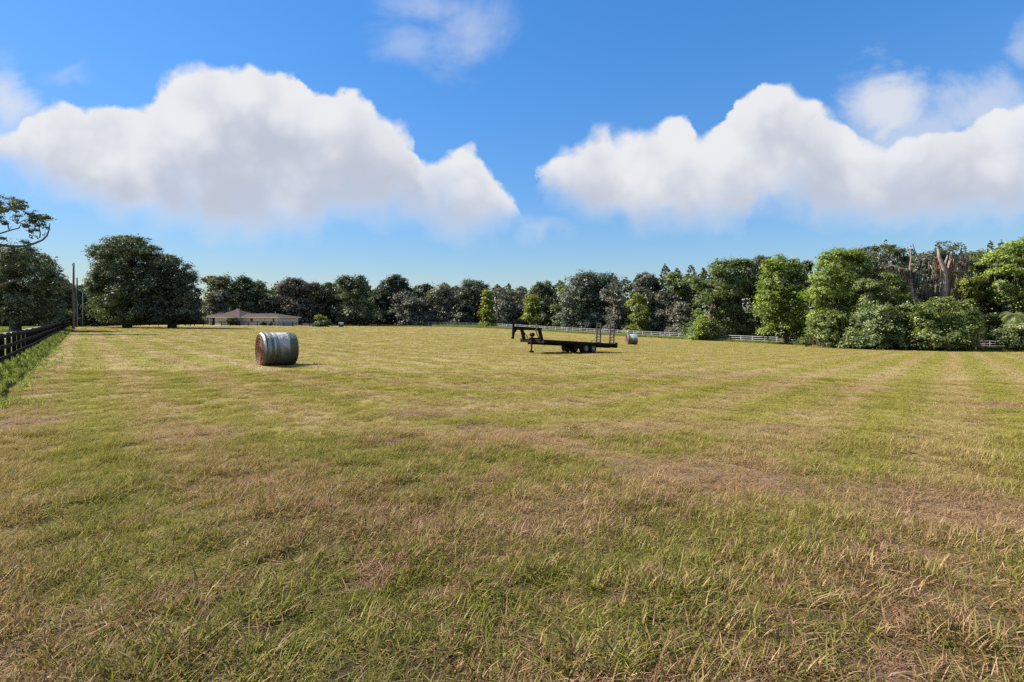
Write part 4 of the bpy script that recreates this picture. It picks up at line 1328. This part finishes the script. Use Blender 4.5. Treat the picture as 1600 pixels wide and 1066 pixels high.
tree('round dark bush with yellow-green top in front of the house wall', 352, 375, 497, 509, 148.5, 'olive', 'shrub', 9, name='bush', cat='bush', dens=20, leafk=.002)
tree('tiny dark clipped shrub under the house wall, left of the low hedge', 407, 418, 504, 509, 148.6, 'dark', 'shrub', 5, name='bush', cat='bush', dens=30, leafk=.0014)
tree('low dark clipped hedge at the foot of the house wall', 420, 438, 504, 509, 148.6, 'dark', 'shrub', 8, name='hedge', cat='hedge', dens=30, leafk=.0014)
tree('upright yellow-green bush beyond the right end of the house', 491, 510, 493, 508, 146, 'yellow', 'round', 8, name='bush', cat='bush', dens=18, leafk=.002)
tree('low dark bush under the upright yellow-green bush', 494, 516, 503, 509, 144.5, 'dark', 'shrub', 6, name='bush', cat='bush', dens=10)

# low white ornamental pickets right of the house
pk0, pk1 = P(473, 500, 146), P(494, 500, 146)
pf = tag(empty('picket_fence', (pk0.x, 146, T(pk0.x, 146))), 'low white picket fence just right of the house', 'fence')
pm_ = MB()
pm_.prism([(-.045, 0), (.045, 0), (.045, .82), (0, .92), (-.045, .82)], 'y', -.012, .012)
pme = pm_.mesh('picket', WHITE)
npk = 20
for k in range(npk):
    link('picket', pme, pf, ((pk1.x - pk0.x) * k / (npk - 1), 0, .02 + .1 * math.sin(k * 1.3) ** 2))
for h in (.25, .65):
    MB().box(-.05, pk1.x - pk0.x + .05, .014, .04, h, h + .09).build('rail', WHITE, pf)

# small far grey-roofed shed seen between the poles and the big oak
sx = (137 - 800) / FPX * 152
shed = tag(empty('shed', (sx, 152, T(sx, 152) - .1)), 'small grey-roofed shed far off between the utility poles and the big oak', 'shed')
MB().box(-1.9, 1.9, 0, 3, 0, 1.7).build('wall', WALL, shed)
MB().add([(-2.2, -.3, 1.65), (2.2, -.3, 1.65), (2.2, 3.3, 1.65), (-2.2, 3.3, 1.65), (-2.2, 1.5, 2.5), (2.2, 1.5, 2.5)], [(0, 1, 5, 4), (1, 2, 5), (2, 3, 4, 5), (3, 0, 4), (3, 2, 1, 0)]).build('roof', worn('grey_roof', (.3, .28, .29), (.38, .36, .37), 2, .8), shed)

# ------------------------------------------------------------------ poles
POLE = worn('weathered_pole', (0.060, 0.050, 0.045), (0.120, 0.100, 0.090), 5.0, 0.85, 0, 0.4, 0.01)
STEEL_G = worn('galvanised_steel', (0.42, 0.42, 0.42), (0.52, 0.52, 0.52), 6.0, 0.45, 0.6, 0.1, 0.002)
for (px, yt, d, r0, lab) in ((114.8, 411, 94, .22, 'tallest wooden utility pole standing alone against the sky by the lane'),
                             (120.2, 434, 116, .21, 'shorter wooden utility pole right beside the tallest one')):
    X = (px - 800) / FPX * d
    z = T(X, d)
    Hh = CAMZ - (yt - HOR) * d / FPX - z
    po = tag(empty('utility_pole', (X, d, z)), lab, 'utility pole')
    MB().tube([(0, 0, -.3), (0, 0, Hh * .5), (.03, 0, Hh)], [r0, r0 * .82, r0 * .6], 12).build('shaft', POLE, po, True)
    MB().bar((-.16, -.1, Hh - .4), (.16, -.1, Hh - .4), .1, .1).build('bracket', STEEL_G, po)
    for sgn in (-1, 1):
        MB().lathe([(0, .03), (.05, .06), (.1, .035), (.15, .055), (.2, .01)], 'z', 10, (sgn * .13, -.1, Hh - .34)).build('insulator', TRIM, po, True)
    MB().tube([(r0 * .9, -.12, 0), (r0 * .85, -.12, Hh * .55)], .035, 6).build('conduit', STEEL_G, po)
X, d = (129.2 - 800) / FPX * 128, 128
z = T(X, d)
lp = tag(empty('lamp_post', (X, d, z)), 'thin pale post with a short bent arm right of the utility poles', 'lamp post')
MB().tube([(0, 0, -.2), (0, 0, 8.4), (-.5, 0, 9.2)], [.09, .07, .05], 8).build('shaft', STEEL_G, lp, True)
MB().tube([(0, 0, 6.0), (-.5, -.1, 4.9), (-.55, -.1, 4.2)], [.07, .06, .05], 8).build('arm', STEEL_G, lp, True)
MB().box(-.95, -.45, -.12, .12, 9.1, 9.3).build('lamp_head', TRIM, lp)

# ------------------------------------------------------------------ round hay bales
def bale_wrap_shader(seed):
    def f(t):
        co = t.n('ShaderNodeTexCoord').outputs['Object']
        x, y, z = t.xyz(co)[:3]
        x = t.m('MULTIPLY', x, -1.0)
        band = t.noise(t.cxyz(t.m('ADD', x, seed), t.m('MULTIPLY', y, .06), t.m('MULTIPLY', z, .06)), 2.6, 3.0, .55)
        fineb = t.noise(t.cxyz(t.m('ADD', x, seed), t.m('MULTIPLY', y, .03), t.m('MULTIPLY', z, .03)), 16.0, 4.0, .6)
        blot = t.noise(co, 3.0, 4.0, .55)
        pale = t.mix(fineb, (.34, .34, .325), (.54, .53, .50))
        bluish = t.mix(t.ss(fineb, .40, .60), (.09, .125, .12), (.46, .47, .47))
        green = t.mix(fineb, (.055, .085, .055), (.16, .20, .15))
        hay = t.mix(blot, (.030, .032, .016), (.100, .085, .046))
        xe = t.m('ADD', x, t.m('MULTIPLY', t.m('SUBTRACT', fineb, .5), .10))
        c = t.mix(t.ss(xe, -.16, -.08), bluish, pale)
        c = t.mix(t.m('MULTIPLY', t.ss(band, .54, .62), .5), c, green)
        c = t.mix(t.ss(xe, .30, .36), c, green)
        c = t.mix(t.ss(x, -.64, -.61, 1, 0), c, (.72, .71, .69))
        # shade on the lower half is painted into the film, with hay showing through
        low_shade = t.ss(t.m('ADD', z, t.m('ADD', t.m('MULTIPLY', t.m('SUBTRACT', blot, .5), .9), t.m('MULTIPLY', t.m('SUBTRACT', fineb, .5), .6))), .45, -.28)
        c = t.mix(t.m('MULTIPLY', low_shade, .92), c, hay)
        return principled(t, c, t.m('ADD', .5, t.m('MULTIPLY', blot, .3)), 0, (t.m('ADD', t.m('MULTIPLY', fineb, 1.4), t.m('ADD', blot, t.noise(co, 14.0, 3.0, .6))), .8, .05), .22)
    return f


HAY_END = mat('cut_hay_end', lambda t: (lambda co: principled(t, t.mix(t.noise(co, 9.0, 6.0, .7), (.10, .050, .032), (.36, .205, .140)), .95, 0, (t.noise(co, 26.0, 5.0, .7), .9, .05), .1))(t.n('ShaderNodeTexCoord').outputs['Object']))
HAY_STRAW = leaf_mat('loose_straw', (.20, .11, .06), (.42, .27, .17), .2)


def bale(label, d, px, R0, Ln, yaw, seed, gloss=0):
    rg = np.random.default_rng(int(seed * 10) + 3)
    X = (px - 800) / FPX * d
    z = T(X, d)
    root = tag(empty('hay_bale', (X, d, z + R0 - .05), (0, 0, yaw)), label, 'hay bale', 'round hay bales left on the field')
    nS, nL = 72, 30
    V, F = [], []
    for a in range(nL + 1):
        x = -Ln / 2 + Ln * a / nL
        e = max(0, abs(x) - (Ln / 2 - .13)) / .13
        r = R0 * (1 - .055 * e * e) + .012 * math.sin(x * 31 + seed) * math.sin(x * 13) + .006 * math.sin(x * 70)
        for k in range(nS):
            t = 2 * math.pi * k / nS
            rr_ = r * (1 + .012 * math.sin(3 * t + seed) + .008 * math.sin(7 * t + x * 3))
            yy, zz = rr_ * math.cos(t) * 1.015, rr_ * math.sin(t)
            zz = max(zz * (1 - .03 * (zz < 0)), -R0 + .075 + .02 * math.cos(t * 5))
            V.append((x, yy, zz))
    for a in range(nL):
        for k in range(nS):
            k2 = (k + 1) % nS
            F.append((a * nS + k, (a + 1) * nS + k, (a + 1) * nS + k2, a * nS + k2))
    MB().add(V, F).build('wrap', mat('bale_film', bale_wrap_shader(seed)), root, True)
    for sgn in (-1, 1):
        V, F = [(sgn * (Ln / 2 - .14), .02, .02)], []
        nr = 22
        for q in range(1, nr + 1):
            f = q / nr
            for k in range(nS):
                t = 2 * math.pi * k / nS
                r = f * R0 * .945
                spiral = .030 * math.sin((f * 13 + t / (2 * math.pi)) * 2 * math.pi) * (f < .97)
                dent = -.12 * math.exp(-(f / .17) ** 2) + .035 * math.sin(t * 2 + f * 5) * f + rg.normal(0, .010)
                zz = max(r * math.sin(t), -R0 + .06)
                V.append((sgn * (Ln / 2 - .02 + spiral + dent - (.03 if q == nr else 0)), r * math.cos(t) * 1.015, zz))
        for k in range(nS):
            k2 = (k + 1) % nS
            F.append((0, 1 + k, 1 + k2) if sgn > 0 else (0, 1 + k2, 1 + k))
            for q in range(nr - 1):
                a, b = 1 + q * nS, 1 + (q + 1) * nS
                F.append((a + k, b + k, b + k2, a + k2) if sgn > 0 else (a + k2, b + k2, b + k, a + k))
        MB().add(V, F).build('end_face', HAY_END, root, False)
        m = 420
        t = rg.uniform(0, 6.283, m)
        r = R0 * .95 * np.sqrt(rg.uniform(.02, 1, m))
        c = np.stack([np.full(m, sgn * Ln / 2) * 1.0 - sgn * .03, r * np.cos(t), np.maximum(r * np.sin(t), -R0 + .1)], -1)
        dirs = np.stack([sgn * rg.uniform(.0, .5, m), -np.sin(t) + rg.normal(0, .5, m), np.cos(t) + rg.normal(0, .5, m)], -1)
        dirs /= np.linalg.norm(dirs, axis=1, keepdims=True)
        ln = rg.uniform(.06, .2, m)[:, None]
        sd_ = np.cross(dirs, np.array([1.0, .2, .1])) * .006
        Vn = np.stack([c - sd_, c + sd_, c + dirs * ln + sd_ * .3, c + dirs * ln - sd_ * .3], 1).reshape(-1, 3)
        so_ = link('loose_straw', np_mesh('loose_straw', Vn, np.arange(4 * m).reshape(-1, 4), HAY_STRAW, False, {'rnd': np.repeat(rg.uniform(0, 1, m), 4), 'tint': np.repeat(rg.uniform(0, 1, m), 4)}), root)
        so_['kind'] = 'stuff'
    return root


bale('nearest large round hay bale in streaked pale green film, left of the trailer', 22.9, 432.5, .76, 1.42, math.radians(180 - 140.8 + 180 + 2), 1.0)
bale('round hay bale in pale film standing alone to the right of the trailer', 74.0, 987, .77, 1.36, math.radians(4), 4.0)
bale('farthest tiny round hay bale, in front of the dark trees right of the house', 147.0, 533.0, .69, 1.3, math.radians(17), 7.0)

# ------------------------------------------------------------------ gooseneck flatbed trailer
PAINT = worn('black_trailer_paint', (0.006, 0.005, 0.005), (0.018, 0.013, 0.011), 2.5, 0.7, 0, 0.2, 0.006)
DECKW = worn('weathered_deck_wood', (0.110, 0.085, 0.070), (0.200, 0.165, 0.140), 3.0, 0.9, 0, 0.5, 0.01)
TYRE = worn('tyre_rubber', (0.016, 0.016, 0.017), (0.030, 0.028, 0.026), 6.0, 0.85, 0, 0.2, 0.004)
RIM = worn('grey_wheel_steel', (0.16, 0.155, 0.155), (0.26, 0.25, 0.24), 5.0, 0.5, 0.3, 0.1, 0.002)
RAMPM = worn('dark_ramp_steel', (0.020, 0.016, 0.015), (0.060, 0.045, 0.038), 5.0, 0.6, 0.2, 0.2, 0.004)
YAW = math.radians(42)
tr = tag(empty('flatbed_trailer', (0, 36.0, -.32), (0, math.atan(.0674), YAW)), 'black gooseneck flatbed trailer with two upright loading ramps, parked in the middle of the field', 'trailer')
ZD = .95           # deck top
s0, s1 = 1.95, 10.45
for sg in (-1, 1):
    m_ = MB()
    m_.box(s0, s1, sg * 1.2 - .04, sg * 1.2 + .04, ZD - .2, ZD + .012)
    m_.build('side_rail', PAINT, tr)
    MB().box(s0 + .05, s1 - .05, sg * .5 - .05, sg * .5 + .05, ZD - .38, ZD - .13).build('main_beam', PAINT, tr)
npl = 14
pw_ = 2.30 / npl
plm = MB().box(0, s1 - s0 - .02, -pw_ / 2 + .004, pw_ / 2 - .004, -.045, 0).mesh('plank', DECKW)
for k in range(npl):
    link('plank', plm, tr, (s0 + .01, -1.15 + pw_ * (k + .5), ZD - .004 - (k % 3) * .003))
cm = MB().box(-.04, .04, -1.15, 1.15, -.13, -.055).mesh('cross_member', PAINT)
for k in range(14):
    link('cross_member', cm, tr, (s0 + .3 + k * .61, 0, ZD))
MB().box(s0 - .06, s0, -1.24, 1.24, ZD - .24, ZD + .02).build('front_rail', PAINT, tr)
MB().box(s1, s1 + .1, -1.24, 1.24, ZD - .34, ZD + .01).build('rear_bumper', PAINT, tr)
spk = MB().box(-.05, .05, -.03, .03, -.16, 0).mesh('stake_pocket', PAINT)
for sg in (-1, 1):
    for k in range(11):
        link('stake_pocket', spk, tr, (s0 + .4 + k * .78, sg * 1.275, ZD - .03))
hook = MB().tube([(-.09, 0, 0), (-.09, 0, -.16), (.09, 0, -.16), (.09, 0, 0)], .016, 6).mesh('tie_hook', PAINT)
for k, x in enumerate((2.9, 3.6, 4.2, 4.75)):
    link('tie_hook', hook, tr, (x, 1.15 * -1, ZD - .2), (0, 0, .2 * k))
# neck: two uprights with gussets, two beams converging on the coupler
ZN = 1.80
for sg in (-1, 1):
    nb = MB()
    nb.bar((.12, sg * .10, ZN - .1), (s0 - .10, sg * .92, ZN - .1), .14, .2)
    nb.build('neck_beam', PAINT, tr)
    up = MB()
    up.prism([(s0 - .08, ZD - .1), (s0 + .18, ZD - .1), (s0 - .12, ZN - .2), (s0 - .02, ZN), (s0 - .5, ZN), (s0 - .62, ZN - .2), (s0 - .34, ZN - .24)], 'y', sg * .92 - .07, sg * .92 + .07)
    up.build('upright', PAINT, tr)
    MB().bar((s0 - .42, sg * .70, ZN - .2), (s0 + .12, sg * .55, ZD + .05), .05, .05).build('brace', PAINT, tr)
MB().bar((s0 - .12, -.95, ZN - .12), (s0 - .12, .95, ZN - .12), .1, .16).build('neck_cross_beam', PAINT, tr)
cp_ = MB()
cp_.tube([(0, 0, ZN + .14), (0, 0, 1.35), (0, 0, 1.05)], [.075, .075, .065], 12)
cp_.prism([(.0, ZN - .05), (.62, ZN - .05), (.34, ZN - .26), (.14, ZN - .5), (.09, ZN - .75), (0, ZN - .78)], 'y', -.05, .05)
co_ = cp_.build('coupler', PAINT, tr)
MB().lathe([(.0, .06), (.0, .10), (.14, .10), (.18, .07), (.18, .0)], 'z', 14, (0, 0, .90)).build('coupler_socket', PAINT, co_)
MB().tube([(.04, -.06, 1.0), (.22, -.08, .9), (.32, -.06, .80)], .012, 6).build('safety_chain', STEEL_G, co_)
# front jack with its winch motor
jk = MB().tube([(s0 - .05, 0, .05), (s0 - .05, 0, .62), (s0 - .05, 0, 1.12)], [.055, .06, .08], 12).build('jack', PAINT, tr)
MB().lathe([(-.03, .0), (-.03, .2), (.06, .2), (.14, .07)], 'z', 14, (s0 - .05, 0, 0.0)).build('jack_foot', PAINT, jk)
MB().lathe([(-.16, 0), (-.16, .13), (-.1, .15), (.1, .15), (.16, .13), (.16, 0)], 'y', 16, (s0 - .05, 0, 1.28)).build('winch_motor', PAINT, tr, True)
MB().tube([(s0 - .05, .16, 1.28), (s0 + .2, .3, 1.36), (s0 + .22, .3, 1.28)], .014, 6).build('crank_handle', STEEL_G, tr)
MB().box(s0 + .02, s0 + .5, -.45, .35, ZD + .002, ZD + .12).build('tool_tray', PAINT, tr)
# axles, dual wheels
tyre_me = MB().lathe([(-.11, .22), (-.115, .30), (-.09, .36), (-.05, .378), (.05, .378), (.09, .36), (.115, .30), (.11, .22)], 'y', 26).mesh('tyre', TYRE, True)
rim_me = MB().lathe([(-.1, .225), (-.09, .20), (-.03, .17), (-.03, .09), (-.09, .08), (-.09, 0)], 'y', 20).lathe([(.09, .0), (.09, .2), (.1, .225)], 'y', 20).mesh('rim', RIM, True)
hub_me = MB().lathe([(-.14, 0), (-.14, .055), (-.085, .07)], 'y', 12).mesh('hub', STEEL_G, True)
AX, ZA = (6.68, 7.56), .475
for ax in AX:
    zz = ZA - (ax - 7.12) * .0
    MB().tube([(ax, -1.0, zz), (ax, 1.0, zz)], .06, 10).build('axle', PAINT, tr)
    for sg in (-1, 1):
        for yy in (1.06, .80):
            wl = empty('wheel', (ax, sg * yy, zz), (0, 0, 0 if sg < 0 else math.pi))
            wl.parent = tr
            for nm, me in (('tyre', tyre_me), ('rim', rim_me), ('hub', hub_me)):
                link(nm, me, wl)
    for sg in (-1, 1):
        MB().prism([(ax - .42, zz + .08), (ax, zz + .2), (ax + .42, zz + .08), (ax + .42, zz + .05), (ax, zz + .15), (ax - .42, zz + .05)], 'y', sg * .55 - .035, sg * .55 + .035).build('leaf_spring', PAINT, tr)
MB().box(5.35, 6.15, -1.12, -.72, .52, .74).build('tool_box', PAINT, tr)
# ramps standing upright at the tail
for sg in (-1, 1):
    x = s1 + .02
    rp = MB()
    for q in (-.2, .2):
        rp.box(x - .05, x + .05, sg * .70 + q - .035, sg * .70 + q + .035, ZD - .12, ZD + 1.72)
    ro = rp.build('ramp', RAMPM, tr)
    rung = MB().box(-.04, .04, -.165, .165, -.04, .04).mesh('rung', RAMPM)
    for k in range(8):
        link('rung', rung, ro, (x, sg * .70, ZD + .06 + k * .23))
    MB().bar((x - .04, sg * .70 - .22, ZD + .75), (x - .75, sg * .95, ZD + .02), .02, .02).build('ramp_chain', PAINT, ro)
LAMP = mat('red_lens', lambda t: principled(t, (.25, .012, .01), .2))
for sg in (-1, 1):
    MB().box(s1 + .1, s1 + .125, sg * 1.05 - .12, sg * 1.05 + .12, ZD - .2, ZD - .1).build('tail_lamp', LAMP, tr)
MB().box(s1 - .1, s1 + .12, -1.23, -1.12, ZD + .012, ZD + .1).build('ramp_latch', PAINT, tr)
